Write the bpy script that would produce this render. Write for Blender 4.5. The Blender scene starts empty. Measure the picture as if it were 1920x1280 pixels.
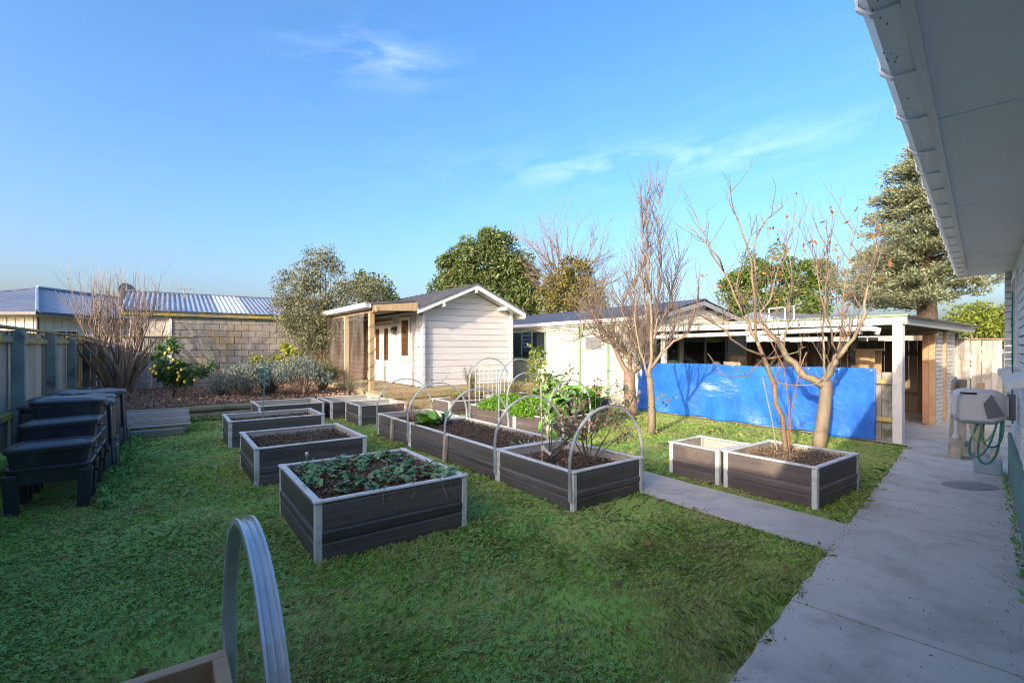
import bpy, bmesh, math, random
import numpy as np
from mathutils import Vector, Matrix
random.seed(7); np.random.seed(7)
R = math.radians
SC = bpy.context.scene
COL = SC.collection
F = 890.0
# ---------------------------------------------------------------- camera
cam = bpy.data.objects.new('camera', bpy.data.cameras.new('camera'))
COL.objects.link(cam); SC.camera = cam
cam.location = (0, 0, 1.5); cam.rotation_euler = (R(90), 0, 0)
cam.data.lens = F / 1920 * 36; cam.data.sensor_width = 36
cam.data.shift_y = 10 / 1920
cam.data.clip_start = 0.05; cam.data.clip_end = 2000
# ---------------------------------------------------------------- sun and sky
SUN_EL = 18.0
TRAVEL = (0.57, 0.82)                       # the way the light travels over the ground
az = math.atan2(-TRAVEL[0], -TRAVEL[1])     # compass angle of the sun, from +Y
sun = bpy.data.objects.new('sun', bpy.data.lights.new('sun', 'SUN'))
COL.objects.link(sun)
sun.data.energy = 2.0; sun.data.angle = R(0.6); sun.data.color = (1.0, 0.83, 0.62)
d = Vector((TRAVEL[0], TRAVEL[1], -math.tan(R(SUN_EL)))).normalized()
sun.rotation_euler = d.to_track_quat('-Z', 'Y').to_euler()
sun.location = (-6, -9, 12)
W = bpy.data.worlds.new('World'); SC.world = W; W.use_nodes = True
wt = W.node_tree; wn = wt.nodes; wl = wt.links; wn.clear()
def wmath(op, a, b=None, c=None):
    n = wn.new('ShaderNodeMath'); n.operation = op
    for i, x in enumerate((a, b, c)):
        if x is None: continue
        if isinstance(x, (int, float)): n.inputs[i].default_value = x
        else: wl.new(x, n.inputs[i])
    return n.outputs[0]
out = wn.new('ShaderNodeOutputWorld'); bg = wn.new('ShaderNodeBackground'); bg.inputs[1].default_value = 0.15
sky = wn.new('ShaderNodeTexSky'); sky.sky_type = 'NISHITA'; sky.sun_disc = False
sky.sun_elevation = R(SUN_EL); sky.sun_rotation = az; sky.altitude = 0; sky.air_density = 0.95; sky.dust_density = 5.0; sky.ozone_density = 4.0
tc = wn.new('ShaderNodeTexCoord'); sep = wn.new('ShaderNodeSeparateXYZ'); wl.new(tc.outputs['Generated'], sep.inputs[0])
gx, gy, gz = sep.outputs
azi = wmath('ARCTAN2', gx, gy); ele = wmath('ARCSINE', gz)
def blob(a0, e0, sa, se):
    u = wmath('DIVIDE', wmath('SUBTRACT', azi, a0), sa); v = wmath('DIVIDE', wmath('SUBTRACT', ele, e0), se)
    q = wmath('ADD', wmath('MULTIPLY', u, u), wmath('MULTIPLY', v, v))
    return wmath('EXPONENT', wmath('MULTIPLY', q, -1.0))
comb = wn.new('ShaderNodeCombineXYZ'); wl.new(wmath('MULTIPLY', azi, 4.0), comb.inputs[0]); wl.new(wmath('ADD', wmath('MULTIPLY', ele, 15.0), wmath('MULTIPLY', azi, -1.5)), comb.inputs[1])
nz = wn.new('ShaderNodeTexNoise'); nz.inputs['Scale'].default_value = 1.6; nz.inputs['Detail'].default_value = 8; nz.inputs['Roughness'].default_value = 0.56; nz.inputs['Distortion'].default_value = 0.35
wl.new(comb.outputs[0], nz.inputs['Vector'])
wisp = wmath('MULTIPLY', wmath('SUBTRACT', nz.outputs['Fac'], 0.43), 3.0)
mask = wmath('ADD', wmath('ADD', blob(-0.29, 0.53, 0.13, 0.04), wmath('MULTIPLY', blob(0.30, 0.355, 0.30, 0.028), 1.1)), wmath('MULTIPLY', blob(0.5, 0.33, 0.9, 0.16), 0.14))
cl = wn.new('ShaderNodeMath'); cl.operation = 'MULTIPLY'; cl.use_clamp = True
wl.new(wisp, cl.inputs[0]); wl.new(mask, cl.inputs[1])
cfac = wmath('MULTIPLY', cl.outputs[0], 0.17)
mx = wn.new('ShaderNodeMix'); mx.data_type = 'RGBA'; wl.new(cfac, mx.inputs['Factor'])
hs = wn.new('ShaderNodeHueSaturation'); hs.inputs['Saturation'].default_value = 1.2; wl.new(sky.outputs[0], hs.inputs['Color'])
tn = wn.new('ShaderNodeMix'); tn.data_type = 'RGBA'; tn.blend_type = 'MULTIPLY'; tn.inputs['Factor'].default_value = 1; wl.new(hs.outputs[0], tn.inputs['A']); tn.inputs['B'].default_value = (1.0, .85, .80, 1)
wl.new(tn.outputs['Result'], mx.inputs['A']); mx.inputs['B'].default_value = (5.0, 5.2, 5.5, 1)
wl.new(mx.outputs['Result'], bg.inputs[0]); wl.new(bg.outputs[0], out.inputs[0])
SC.view_settings.view_transform = 'Standard'; SC.view_settings.look = 'None'
SC.view_settings.exposure = 1.92; SC.view_settings.gamma = 1.0
SC.view_settings.use_curve_mapping = False
SC.cycles.use_denoising = True; SC.cycles.denoiser = 'OPENIMAGEDENOISE'; SC.cycles.denoising_prefilter = 'NONE'; SC.cycles.denoising_input_passes = 'RGB_ALBEDO_NORMAL'; SC.cycles.filter_width = 1.1; SC.cycles.adaptive_threshold = 0.005
SC.cycles.sample_clamp_indirect = 4.0

# ---------------------------------------------------------------- materials
def base_mat(name):
    m = bpy.data.materials.new(name); m.use_nodes = True
    nt = m.node_tree; return m, nt, nt.nodes, nt.links, nt.nodes['Principled BSDF']
def mixc(nt, fac, a, b, mode='MIX'):
    n = nt.nodes.new('ShaderNodeMix'); n.data_type = 'RGBA'; n.blend_type = mode
    for s, x in (('Factor', fac), ('A', a), ('B', b)):
        if hasattr(x, 'is_linked'): nt.links.new(x, n.inputs[s])
        elif s == 'Factor': n.inputs[s].default_value = x
        else: n.inputs[s].default_value = (*x, 1)
    return n.outputs['Result']
def noise(nt, scale, stretch=(1, 1, 1), detail=5, rough=0.6, dist=0.0, world=False, w=None):
    t = nt.nodes.new('ShaderNodeTexCoord'); mp = nt.nodes.new('ShaderNodeMapping'); n = nt.nodes.new('ShaderNodeTexNoise')
    mp.inputs['Scale'].default_value = stretch
    if world:
        g = nt.nodes.new('ShaderNodeNewGeometry'); nt.links.new(g.outputs['Position'], mp.inputs[0])
    else: nt.links.new(t.outputs['Object'], mp.inputs[0])
    oi = nt.nodes.new('ShaderNodeObjectInfo'); c = nt.nodes.new('ShaderNodeMath'); c.operation = 'MULTIPLY'; c.inputs[1].default_value = 37.0
    nt.links.new(oi.outputs['Random'], c.inputs[0])
    if not world:
        cb = nt.nodes.new('ShaderNodeCombineXYZ')
        for i in range(3): nt.links.new(c.outputs[0], cb.inputs[i])
        nt.links.new(cb.outputs[0], mp.inputs['Location'])
    nt.links.new(mp.outputs[0], n.inputs['Vector'])
    n.inputs['Scale'].default_value = scale; n.inputs['Detail'].default_value = detail
    n.inputs['Roughness'].default_value = rough; n.inputs['Distortion'].default_value = dist
    return n.outputs['Fac']
def ramp(nt, fac, stops):
    r = nt.nodes.new('ShaderNodeValToRGB'); nt.links.new(fac, r.inputs[0]); e = r.color_ramp.elements
    while len(e) < len(stops): e.new(0.5)
    for x, (p, c) in zip(e, stops): x.position = p; x.color = (*c, 1) if len(c) == 3 else c
    return r.outputs[0]
def surf(name, cols, scale=3.0, stretch=(1, 1, 1), rough=0.7, bump=0.2, bscale=40, metal=0.0, rnd=0.0, world=False,
         dirt=None, dirt_amt=0.5, dirt_scale=2.0, dirt_str=(1, 1, 1), bstretch=None, spec=0.5, lo=0.3, hi=0.7, bdist=0.004, coat=0):
    """cols: colours laid over a noise; dirt: a second colour in patches"""
    m, nt, N, L, b = base_mat(name)
    f = noise(nt, scale, stretch, world=world)
    k = len(cols)
    st = [(lo + (hi - lo) * i / max(1, k - 1), cols[i]) for i in range(k)]
    c = ramp(nt, f, st) if k > 1 else None
    if c is None:
        rgb = N.new('ShaderNodeRGB'); rgb.outputs[0].default_value = (*cols[0], 1); c = rgb.outputs[0]
    if dirt:
        f2 = noise(nt, dirt_scale, dirt_str, detail=7, rough=0.7, world=world)
        a = 0.62 - 0.25 * dirt_amt
        ff = ramp(nt, f2, [(a, (0, 0, 0)), (a + 0.16, (1, 1, 1))])
        c = mixc(nt, ff, c, dirt)
    if rnd:
        oi = N.new('ShaderNodeObjectInfo'); mr = N.new('ShaderNodeMapRange'); L.new(oi.outputs['Random'], mr.inputs[0])
        mr.inputs[3].default_value = 1 - rnd; mr.inputs[4].default_value = 1 + rnd * 0.6
        cc = N.new('ShaderNodeCombineColor')
        for i in range(3): L.new(mr.outputs[0], cc.inputs[i])
        c = mixc(nt, 1.0, c, cc.outputs[0], 'MULTIPLY')
    L.new(c, b.inputs['Base Color'])
    b.inputs['Roughness'].default_value = rough; b.inputs['Metallic'].default_value = metal
    b.inputs['Specular IOR Level'].default_value = spec
    if coat: b.inputs['Coat Weight'].default_value = coat
    if bump:
        f3 = noise(nt, bscale, bstretch or stretch, detail=4, world=world)
        bp = N.new('ShaderNodeBump'); bp.inputs['Strength'].default_value = bump; bp.inputs['Distance'].default_value = bdist
        L.new(f3, bp.inputs['Height']); L.new(bp.outputs[0], b.inputs['Normal'])
    return m
def leafmat(name, cols, rough=0.55, trans=0.3, pos_scale=None, pos_col=None, spec=0.35, upn=0.0):
    m, nt, N, L, b = base_mat(name)
    g = N.new('ShaderNodeNewGeometry')
    k = len(cols)
    c = ramp(nt, g.outputs['Random Per Island'], [(i / max(1, k - 1), cols[i]) for i in range(k)])
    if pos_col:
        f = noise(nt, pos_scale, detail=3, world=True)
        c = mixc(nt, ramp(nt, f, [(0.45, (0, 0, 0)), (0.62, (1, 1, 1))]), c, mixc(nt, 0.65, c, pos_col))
    L.new(c, b.inputs['Base Color']); b.inputs['Roughness'].default_value = rough; b.inputs['Specular IOR Level'].default_value = spec
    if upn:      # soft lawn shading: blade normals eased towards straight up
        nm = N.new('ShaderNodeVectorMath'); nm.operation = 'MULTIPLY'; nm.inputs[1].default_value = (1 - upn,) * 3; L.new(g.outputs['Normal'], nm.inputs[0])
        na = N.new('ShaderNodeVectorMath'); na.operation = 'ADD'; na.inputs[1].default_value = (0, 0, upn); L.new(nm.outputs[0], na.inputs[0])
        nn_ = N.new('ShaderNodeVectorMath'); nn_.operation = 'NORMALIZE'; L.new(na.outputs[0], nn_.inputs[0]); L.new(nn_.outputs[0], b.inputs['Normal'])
    tr = N.new('ShaderNodeBsdfTranslucent'); L.new(c, tr.inputs[0])
    ms = N.new('ShaderNodeMixShader'); ms.inputs[0].default_value = trans
    L.new(b.outputs[0], ms.inputs[1]); L.new(tr.outputs[0], ms.inputs[2]); L.new(ms.outputs[0], N['Material Output'].inputs[0])
    return m
def glassmat(name, tint, alpha, rough=0.03):
    m, nt, N, L, b = base_mat(name)
    gl = N.new('ShaderNodeBsdfGlossy'); gl.inputs['Roughness'].default_value = rough; gl.inputs[0].default_value = (0.9, 0.93, 1, 1)
    tr = N.new('ShaderNodeBsdfTransparent'); tr.inputs[0].default_value = (*tint, 1)
    fr = N.new('ShaderNodeFresnel'); fr.inputs[0].default_value = 1.5
    mp = N.new('ShaderNodeMath'); mp.operation = 'ADD'; mp.inputs[1].default_value = alpha; mp.use_clamp = True; L.new(fr.outputs[0], mp.inputs[0])
    ms = N.new('ShaderNodeMixShader'); L.new(mp.outputs[0], ms.inputs[0]); L.new(tr.outputs[0], ms.inputs[1]); L.new(gl.outputs[0], ms.inputs[2])
    L.new(ms.outputs[0], N['Material Output'].inputs[0]); return m
M = {}
M['whiteboard'] = surf('white painted timber', [(.47, .48, .485), (.56, .57, .575)], 1.2, (1, 1, 4), .5, .25, 30, rnd=.05, dirt=(.42, .40, .36), dirt_amt=.12, dirt_scale=3, bstretch=(.6, .6, 6))
M['postpaint'] = surf('flaking white post paint', [(.56, .56, .53), (.66, .65, .62)], 3, (1, 1, .5), .6, .4, 30, dirt=(.24, .22, .18), dirt_amt=.32, dirt_scale=5, dirt_str=(1.5, 1.5, .5))
M['whitetrim'] = surf('white trim', [(.68, .68, .66), (.78, .77, .75)], 2, rough=.45, bump=.05, dirt=(.45, .43, .38), dirt_amt=.1, dirt_scale=5)
M['cream'] = surf('cream weatherboard', [(.52, .50, .40), (.62, .595, .475)], 1.2, (1, 1, 4), .5, .12, 30, rnd=.05, dirt=(.36, .36, .27), dirt_amt=.25, dirt_scale=2.5)
M['greentrim'] = surf('green trim', [(.13, .25, .14), (.17, .31, .18)], 3, rough=.5, bump=.05, dirt=(.3, .33, .25), dirt_amt=.2)
M['navyroof'] = surf('dark blue roofing', [(.045, .055, .08), (.07, .085, .12)], 1.5, rough=.38, bump=.05)
M['darkroof'] = surf('charcoal roofing', [(.075, .08, .095), (.11, .115, .13)], 1.5, rough=.45, bump=.05)
M['zinc'] = surf('weathered zinc sheet', [(.20, .25, .33), (.30, .35, .43)], .8, rough=.38, bump=.08, metal=.35, rnd=.2, dirt=(.35, .33, .30), dirt_amt=.35, dirt_scale=.7)
M['newzinc'] = surf('pale zinc sheet', [(.62, .66, .72), (.72, .75, .80)], .8, rough=.35, bump=.05, metal=.3)
M['block'] = surf('concrete block', [(.27, .255, .225), (.40, .375, .33)], 1.3, rough=.9, bump=.5, bscale=60, rnd=.14, world=True, dirt=(.36, .30, .17), dirt_amt=.45, dirt_scale=.8)
M['mortar'] = surf('mortar', [(.16, .15, .13), (.22, .2, .17)], 8, rough=.95, bump=.4)
M['cbase'] = surf('composite panel', [(.05, .049, .050), (.085, .081, .080), (.11, .104, .10)], 3.0, (.25, 3, 9), .52, .5, 10, (0), .28, dirt=(.13, .115, .10), dirt_amt=.35, dirt_scale=1.6, dirt_str=(.8, .8, 3), bstretch=(.15, 8, 22), bdist=.003)
M['csun'] = surf('faded composite panel', [(.075, .062, .060), (.115, .095, .09)], 2.5, (.3, 3, 9), .62, .5, 10, rnd=.2, dirt=(.16, .14, .12), dirt_amt=.35, dirt_scale=1.6, bstretch=(.15, 8, 22), bdist=.003)  # lighter, redder panel copy: sunlight painted in for the sunlit beds
M['cpost'] = surf('pale grey plastic', [(.50, .54, .52), (.62, .645, .62)], 5, rough=.5, bump=.12, rnd=.06, dirt=(.34, .34, .28), dirt_amt=.38, dirt_scale=6)
M['cin'] = surf('bed lining', [(.30, .29, .26), (.42, .40, .36)], 4, rough=.75, bump=.2, dirt=(.14, .12, .09), dirt_amt=.4)
M['galv'] = surf('galvanised steel', [(.48, .54, .57), (.64, .69, .71)], 7, rough=.36, bump=.06, metal=.6, dirt=(.16, .12, .10), dirt_amt=.02, dirt_scale=9)
M['soil'] = surf('dark soil', [(.045, .032, .022), (.09, .065, .046), (.14, .10, .07)], 16, rough=1, bump=1, bscale=45, bdist=.02, spec=.1)
M['drysoil'] = surf('dry soil', [(.09, .065, .045), (.17, .125, .09)], 14, rough=1, bump=1, bscale=40, bdist=.02, spec=.1)
M['crumb'] = leafmat('soil crumbs', [(.035, .025, .018), (.08, .057, .04), (.13, .095, .068), (.18, .145, .11), (.055, .038, .027)], 1, 0, spec=.05)
M['bark'] = leafmat('bark chips', [(.12, .07, .045), (.32, .20, .13), (.44, .31, .22), (.20, .115, .075), (.52, .41, .31)], .85, 0, spec=.2)
M['barkbase'] = surf('bark mulch bed', [(.10, .06, .04), (.22, .14, .09)], 20, rough=1, bump=1, bscale=40, bdist=.02)
M['concrete'] = surf('concrete slab', [(.43, .41, .36), (.50, .475, .42), (.55, .525, .47)], .9, rough=.85, bump=.6, bscale=90, rnd=.05, world=True, dirt=(.37, .35, .30), dirt_amt=.55, dirt_scale=2.2, bdist=.005)
M['damp'] = surf('damp concrete', [(.20, .195, .18), (.25, .24, .22)], 6, rough=.7, bump=.3)
M['joint'] = surf('joint dirt', [(.05, .045, .03), (.09, .09, .05)], 15, rough=1)
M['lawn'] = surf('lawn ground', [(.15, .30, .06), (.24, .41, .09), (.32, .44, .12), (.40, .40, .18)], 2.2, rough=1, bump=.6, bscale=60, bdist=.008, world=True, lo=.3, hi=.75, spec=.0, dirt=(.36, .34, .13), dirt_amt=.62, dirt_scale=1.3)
M['earth'] = surf('open ground', [(.03, .05, .02), (.06, .08, .03)], .3, rough=1, bump=0, world=True)
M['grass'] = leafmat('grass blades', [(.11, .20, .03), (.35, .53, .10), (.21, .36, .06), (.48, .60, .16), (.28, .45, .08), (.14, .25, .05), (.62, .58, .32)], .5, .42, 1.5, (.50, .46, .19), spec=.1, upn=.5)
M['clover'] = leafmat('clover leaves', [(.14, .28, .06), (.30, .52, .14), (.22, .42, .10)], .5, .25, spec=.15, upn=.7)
M['paling'] = surf('weathered paling', [(.19, .185, .17), (.34, .33, .30), (.44, .43, .40)], 3, (3, 3, .35), .9, .6, 14, rnd=.25, dirt=(.09, .10, .065), dirt_amt=.35, dirt_scale=2.2, bstretch=(4, 4, .3))
M['lichen'] = surf('lichened timber', [(.20, .20, .16), (.32, .30, .24)], 3, (.5, 3, 3), .9, .6, 14, rnd=.15, dirt=(.50, .38, .045), dirt_amt=.75, dirt_scale=2.0)
M['lpaling'] = surf('lichened paling', [(.26, .245, .20), (.42, .40, .34), (.52, .49, .42)], 3, (3, 3, .35), .9, .6, 14, rnd=.25, dirt=(.42, .34, .07), dirt_amt=.38, dirt_scale=1.8, bstretch=(4, 4, .3))
M['bluepost'] = surf('blue-green weathered post', [(.17, .21, .195), (.28, .325, .30)], 3, (1, 1, .5), .85, .4, 20, rnd=.15, dirt=(.05, .06, .05), dirt_amt=.5)
M['brownpaling'] = surf('brown paling', [(.15, .11, .075), (.26, .19, .13)], 3, (3, 3, .35), .9, .5, 14, rnd=.3)
M['log'] = surf('round log', [(.13, .14, .09), (.22, .22, .15)], 4, (.5, 3, 3), .9, .5, 14, rnd=.15, dirt=(.08, .09, .05), dirt_amt=.4)
M['pine'] = surf('new pine', [(.33, .22, .12), (.45, .32, .18)], 2, (1, 9, 9), .65, .25, 12, rnd=.12)
M['pineg'] = surf('greening pine', [(.26, .22, .12), (.36, .30, .16)], 2, (1, 9, 9), .75, .25, 12, rnd=.12, dirt=(.18, .2, .07), dirt_amt=.4)
M['framepine'] = surf('framing pine', [(.36, .25, .14), (.50, .37, .22)], 2, (9, 9, 1), .65, .25, 12, rnd=.1)
M['slat'] = surf('stained slat', [(.42, .22, .12), (.54, .31, .18)], 3, rough=.6, bump=.1, rnd=.2)
M['palletwood'] = surf('pallet wood', [(.25, .225, .18), (.40, .365, .30)], 3, (.4, 4, 4), .9, .5, 16, rnd=.2)
M['blackplastic'] = surf('black plastic', [(.020, .024, .032), (.035, .040, .050)], 3, rough=.34, bump=.2, bscale=160, bdist=.001, dirt=(.065, .075, .085), dirt_amt=.28, dirt_scale=2.5)
M['greyplastic'] = surf('dark grey bin plastic', [(.045, .053, .062), (.065, .073, .082)], 3, rough=.36, bump=.15, bscale=140, bdist=.001, dirt=(.085, .095, .10), dirt_amt=.3, dirt_scale=2)
M['reel'] = surf('grey reel plastic', [(.44, .45, .45), (.50, .51, .51)], 3, rough=.45, bump=.03)
M['reeldark'] = surf('dark reel plastic', [(.10, .11, .12)], 3, rough=.45, bump=0)
M['hose'] = surf('green hose', [(.01, .13, .085), (.015, .18, .12)], 9, rough=.35, bump=.1)
M['hosey'] = surf('yellow green hose', [(.22, .30, .08)], 9, rough=.35, bump=.1)
M['teal'] = surf('teal wire', [(.02, .27, .24)], 9, rough=.4, bump=0)
M['soffit'] = surf('white painted soffit', [(.72, .73, .72), (.78, .785, .775)], .8, rough=.55, bump=.04, dirt=(.60, .61, .60), dirt_amt=.12, dirt_scale=2.5)
M['gutter'] = surf('white plastic gutter', [(.74, .76, .76), (.80, .81, .81)], 2, rough=.35, bump=.02, dirt=(.3, .22, .15), dirt_amt=-.25, dirt_scale=18)
M['wbrick'] = surf('white painted brick', [(.64, .64, .61), (.76, .75, .72)], 6, rough=.8, bump=1.0, bscale=22, rnd=.1, bdist=.012, dirt=(.30, .29, .27), dirt_amt=.15, dirt_scale=8)
M['gbrick'] = surf('grey whitewashed brick', [(.34, .35, .34), (.48, .48, .46)], 6, rough=.85, bump=.6, rnd=.15, dirt=(.2, .2, .19), dirt_amt=.35, dirt_scale=5)
M['mortar_gapshade'] = surf('recessed joint and board gap shade', [(.07, .055, .05), (.12, .09, .08)], 8, rough=.95)
M['plinth'] = surf('green plinth', [(.10, .21, .17), (.14, .26, .21)], 2, rough=.7, bump=.2)
M['tarpwhite'] = None
M['darkglass'] = surf('dark window glass', [(.012, .015, .02), (.03, .035, .04)], 1.2, rough=.06, bump=0, spec=.6)
M['warmglass'] = surf('window glass over timber room', [(.06, .03, .015), (.14, .07, .03)], 3, (1, 1, 4), rough=.05, bump=0, spec=.6)
M['alu'] = surf('aluminium frame', [(.42, .42, .40)], 3, rough=.4, bump=0, metal=.4)
M['obscure'] = surf('obscure glass', [(.12, .13, .14), (.19, .20, .21)], 6, rough=.25, bump=.3, bscale=60)
M['black'] = surf('black metal', [(.012, .012, .013)], 3, rough=.4, bump=0)
M['rust'] = surf('reddish stem', [(.20, .085, .04), (.32, .16, .09)], 20, rough=.7, bump=.3)
M['wood_a'] = surf('cherry bark', [(.12, .075, .05), (.26, .18, .12)], 6, (1, 1, .4), .5, .8, 20, bstretch=(1, 1, 4), bdist=.012, dirt=(.20, .20, .12), dirt_amt=.45, dirt_scale=5)
M['wood_b'] = surf('pale tan bark', [(.13, .10, .07), (.28, .22, .16)], 6, (1, 1, .4), .65, .8, 20, bdist=.012, dirt=(.17, .17, .09), dirt_amt=.5, dirt_scale=5)
M['twig'] = surf('red brown twigs', [(.085, .065, .052), (.16, .125, .10)], 6, rough=.6, bump=0)
M['twigg'] = surf('tan twigs', [(.12, .09, .072), (.215, .165, .128)], 6, rough=.6, bump=0)
M['trunk'] = surf('rough bark', [(.10, .07, .05), (.22, .16, .12)], 5, (1, 1, .3), .9, .8, 14, bdist=.03)
M['white'] = surf('white plastic', [(.72, .72, .70)], 3, rough=.4, bump=0)
M['card'] = surf('cardboard', [(.34, .29, .22), (.42, .37, .29)], 3, rough=.85, bump=.05)
M['sheet'] = surf('white dust sheet', [(.42, .42, .42), (.55, .55, .54)], 3, rough=.8, bump=.4, bscale=8)
M['maroon'] = surf('maroon leather', [(.08, .02, .02)], 3, rough=.5, bump=.1)
M['lemon'] = surf('lemon skin', [(.75, .50, .03), (.80, .58, .04)], 6, rough=.45, bump=.2, bscale=120)
M['dish'] = surf('grey dish', [(.30, .29, .27)], 3, rough=.5, bump=0)
M['paleblue'] = surf('pale blue concrete block', [(.20, .27, .31), (.28, .35, .38)], 6, rough=.9, bump=.4)
M['creamwall'] = surf('neighbour cream board', [(.60, .56, .47), (.66, .62, .53)], 2, rough=.6, bump=.05, rnd=.05)
M['roofgreen'] = surf('green roofing edge', [(.18, .25, .17), (.24, .31, .22)], 3, rough=.6, bump=.05)
# leaf materials
M['l_ever'] = leafmat('broad evergreen leaf', [(.05, .10, .03), (.09, .15, .045), (.14, .19, .06), (.07, .12, .035), (.20, .17, .08)], .45, .25)
M['l_conifer'] = leafmat('blue green needles', [(.16, .195, .11), (.24, .28, .16), (.33, .36, .23), (.11, .145, .08), (.29, .32, .20)], .6, .25)
M['l_olive'] = leafmat('olive leaf', [(.11, .135, .07), (.17, .19, .11), (.24, .24, .15), (.08, .10, .05), (.22, .20, .12)], .5, .2)
M['l_ivy'] = leafmat('yellow green ivy', [(.09, .11, .025), (.16, .16, .04), (.21, .18, .05), (.07, .085, .02)], .5, .2)
M['l_lime'] = leafmat('bright lime leaf', [(.20, .27, .03), (.30, .34, .04), (.36, .36, .06), (.13, .2, .03)], .45, .35)
M['l_green'] = leafmat('mid green leaf', [(.055, .12, .02), (.10, .17, .03), (.15, .20, .045), (.04, .09, .018)], .45, .25)
M['l_hedge'] = leafmat('light green hedge leaf', [(.12, .18, .025), (.18, .24, .035), (.24, .28, .05), (.08, .12, .02)], .45, .3)
M['l_lav'] = leafmat('grey lavender leaf', [(.13, .175, .15), (.19, .24, .205), (.26, .29, .25), (.10, .14, .115)], .7, .15)
M['l_rosemary'] = leafmat('rosemary leaf', [(.13, .15, .06), (.20, .21, .09), (.09, .11, .04)], .6, .2)
M['l_lemon'] = leafmat('lemon tree leaf', [(.03, .09, .02), (.05, .13, .03), (.08, .17, .04)], .35, .25)
M['l_straw'] = leafmat('strawberry leaf', [(.09, .22, .09), (.14, .31, .13), (.20, .38, .17), (.30, .20, .12)], .5, .2)
M['l_parsley'] = leafmat('parsley leaf', [(.08, .22, .015), (.14, .32, .025), (.20, .38, .035)], .5, .3)
M['l_chard'] = surf('silverbeet leaf', [(.10, .26, .03), (.18, .36, .05)], 8, rough=.35, bump=.5, bscale=30, bdist=.01)
M['l_chardg'] = surf('broccoli leaf', [(.12, .25, .08), (.19, .33, .12)], 8, rough=.45, bump=.5, bscale=30, bdist=.01)
M['l_leek'] = surf('leek leaf', [(.05, .12, .08), (.08, .17, .11)], 8, rough=.4, bump=.2)
M['rib'] = surf('pale leaf rib', [(.50, .55, .36)], 3, rough=.4, bump=0)
M['l_red'] = leafmat('autumn leaf', [(.34, .09, .03), (.42, .17, .04), (.28, .20, .05), (.22, .06, .03)], .5, .35)
M['l_blue'] = leafmat('blueberry leaf', [(.09, .13, .09), (.13, .18, .12), (.25, .10, .09), (.15, .2, .08)], .5, .25)
M['l_dead'] = leafmat('fallen leaf', [(.17, .085, .04), (.27, .15, .08), (.33, .22, .14)], .8, .1)
def tarp_mat():
    m, nt, N, L, b = base_mat('blue tarpaulin')
    t = N.new('ShaderNodeTexCoord')
    f = noise(nt, 1.6, (1, 1.3, 3.0), detail=9, rough=.75)
    sp = N.new('ShaderNodeSeparateXYZ'); L.new(t.outputs['Object'], sp.inputs[0])
    def mm(op, a, b_=None):
        n = N.new('ShaderNodeMath'); n.operation = op
        for i, x in enumerate((a, b_)):
            if x is None: continue
            if isinstance(x, (int, float)): n.inputs[i].default_value = x
            else: L.new(x, n.inputs[i])
        return n.outputs[0]
    dy = mm('DIVIDE', mm('SUBTRACT', sp.outputs[1], 2.95), 1.15); dz = mm('DIVIDE', mm('SUBTRACT', sp.outputs[2], 0.66), 0.34)
    e = mm('EXPONENT', mm('MULTIPLY', mm('ADD', mm('MULTIPLY', dy, dy), mm('MULTIPLY', dz, dz)), -1))
    fs = noise(nt, 3.0, (1, .8, 7.0), detail=10, rough=.85)
    w = mm('ADD', mm('MULTIPLY', e, .30), mm('ADD', mm('MULTIPLY', fs, .8), mm('MULTIPLY', f, .25)))
    r = ramp(nt, w, [(.80, (0, 0, 0)), (.92, (.75, .75, .75))])
    c0 = ramp(nt, noise(nt, 2.2, (1, 1, 1)), [(.3, (.010, .09, .45)), (.7, (.025, .165, .60))])
    c1 = mixc(nt, r, c0, (.42, .54, .74))
    L.new(c1, b.inputs['Base Color']); b.inputs['Roughness'].default_value = .42; b.inputs['Specular IOR Level'].default_value = .35
    v = N.new('ShaderNodeTexVoronoi'); v.inputs['Scale'].default_value = 9; v.feature = 'F1'; L.new(t.outputs['Object'], v.inputs['Vector'])
    f2 = noise(nt, 7, (1, 1, 1), detail=5, rough=.6, dist=1.2)
    hh = mm('ADD', mm('MULTIPLY', v.outputs['Distance'], .5), f2)
    bp = N.new('ShaderNodeBump'); bp.inputs['Strength'].default_value = .55; bp.inputs['Distance'].default_value = .02
    L.new(hh, bp.inputs['Height']); L.new(bp.outputs[0], b.inputs['Normal']); return m
M['tarp'] = tarp_mat()
def film_mat():
    m, nt, N, L, b = base_mat('clear plastic film')
    gl = N.new('ShaderNodeBsdfGlossy'); gl.inputs['Roughness'].default_value = .12
    df = N.new('ShaderNodeBsdfDiffuse'); df.inputs[0].default_value = (.7, .68, .64, 1)
    tr = N.new('ShaderNodeBsdfTransparent')
    a = N.new('ShaderNodeMixShader'); a.inputs[0].default_value = .5; L.new(gl.outputs[0], a.inputs[1]); L.new(df.outputs[0], a.inputs[2])
    f = noise(nt, 3, (1, 1, .4), detail=6); r = ramp(nt, f, [(.35, (.05,) * 3), (.8, (.30,) * 3)])
    ms = N.new('ShaderNodeMixShader'); L.new(r, ms.inputs[0]); L.new(tr.outputs[0], ms.inputs[1]); L.new(a.outputs[0], ms.inputs[2])
    bp = N.new('ShaderNodeBump'); bp.inputs['Strength'].default_value = .7; bp.inputs['Distance'].default_value = .03
    L.new(noise(nt, 4, (1, 1, .5), dist=1), bp.inputs['Height']); L.new(bp.outputs[0], gl.inputs['Normal'])
    L.new(ms.outputs[0], N['Material Output'].inputs[0]); return m
M['film'] = film_mat()
M['crumb2'] = leafmat('dry soil crumbs', [(.10, .07, .045), (.20, .145, .10), (.28, .21, .15), (.14, .10, .07)], 1, 0, spec=.05)

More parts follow.
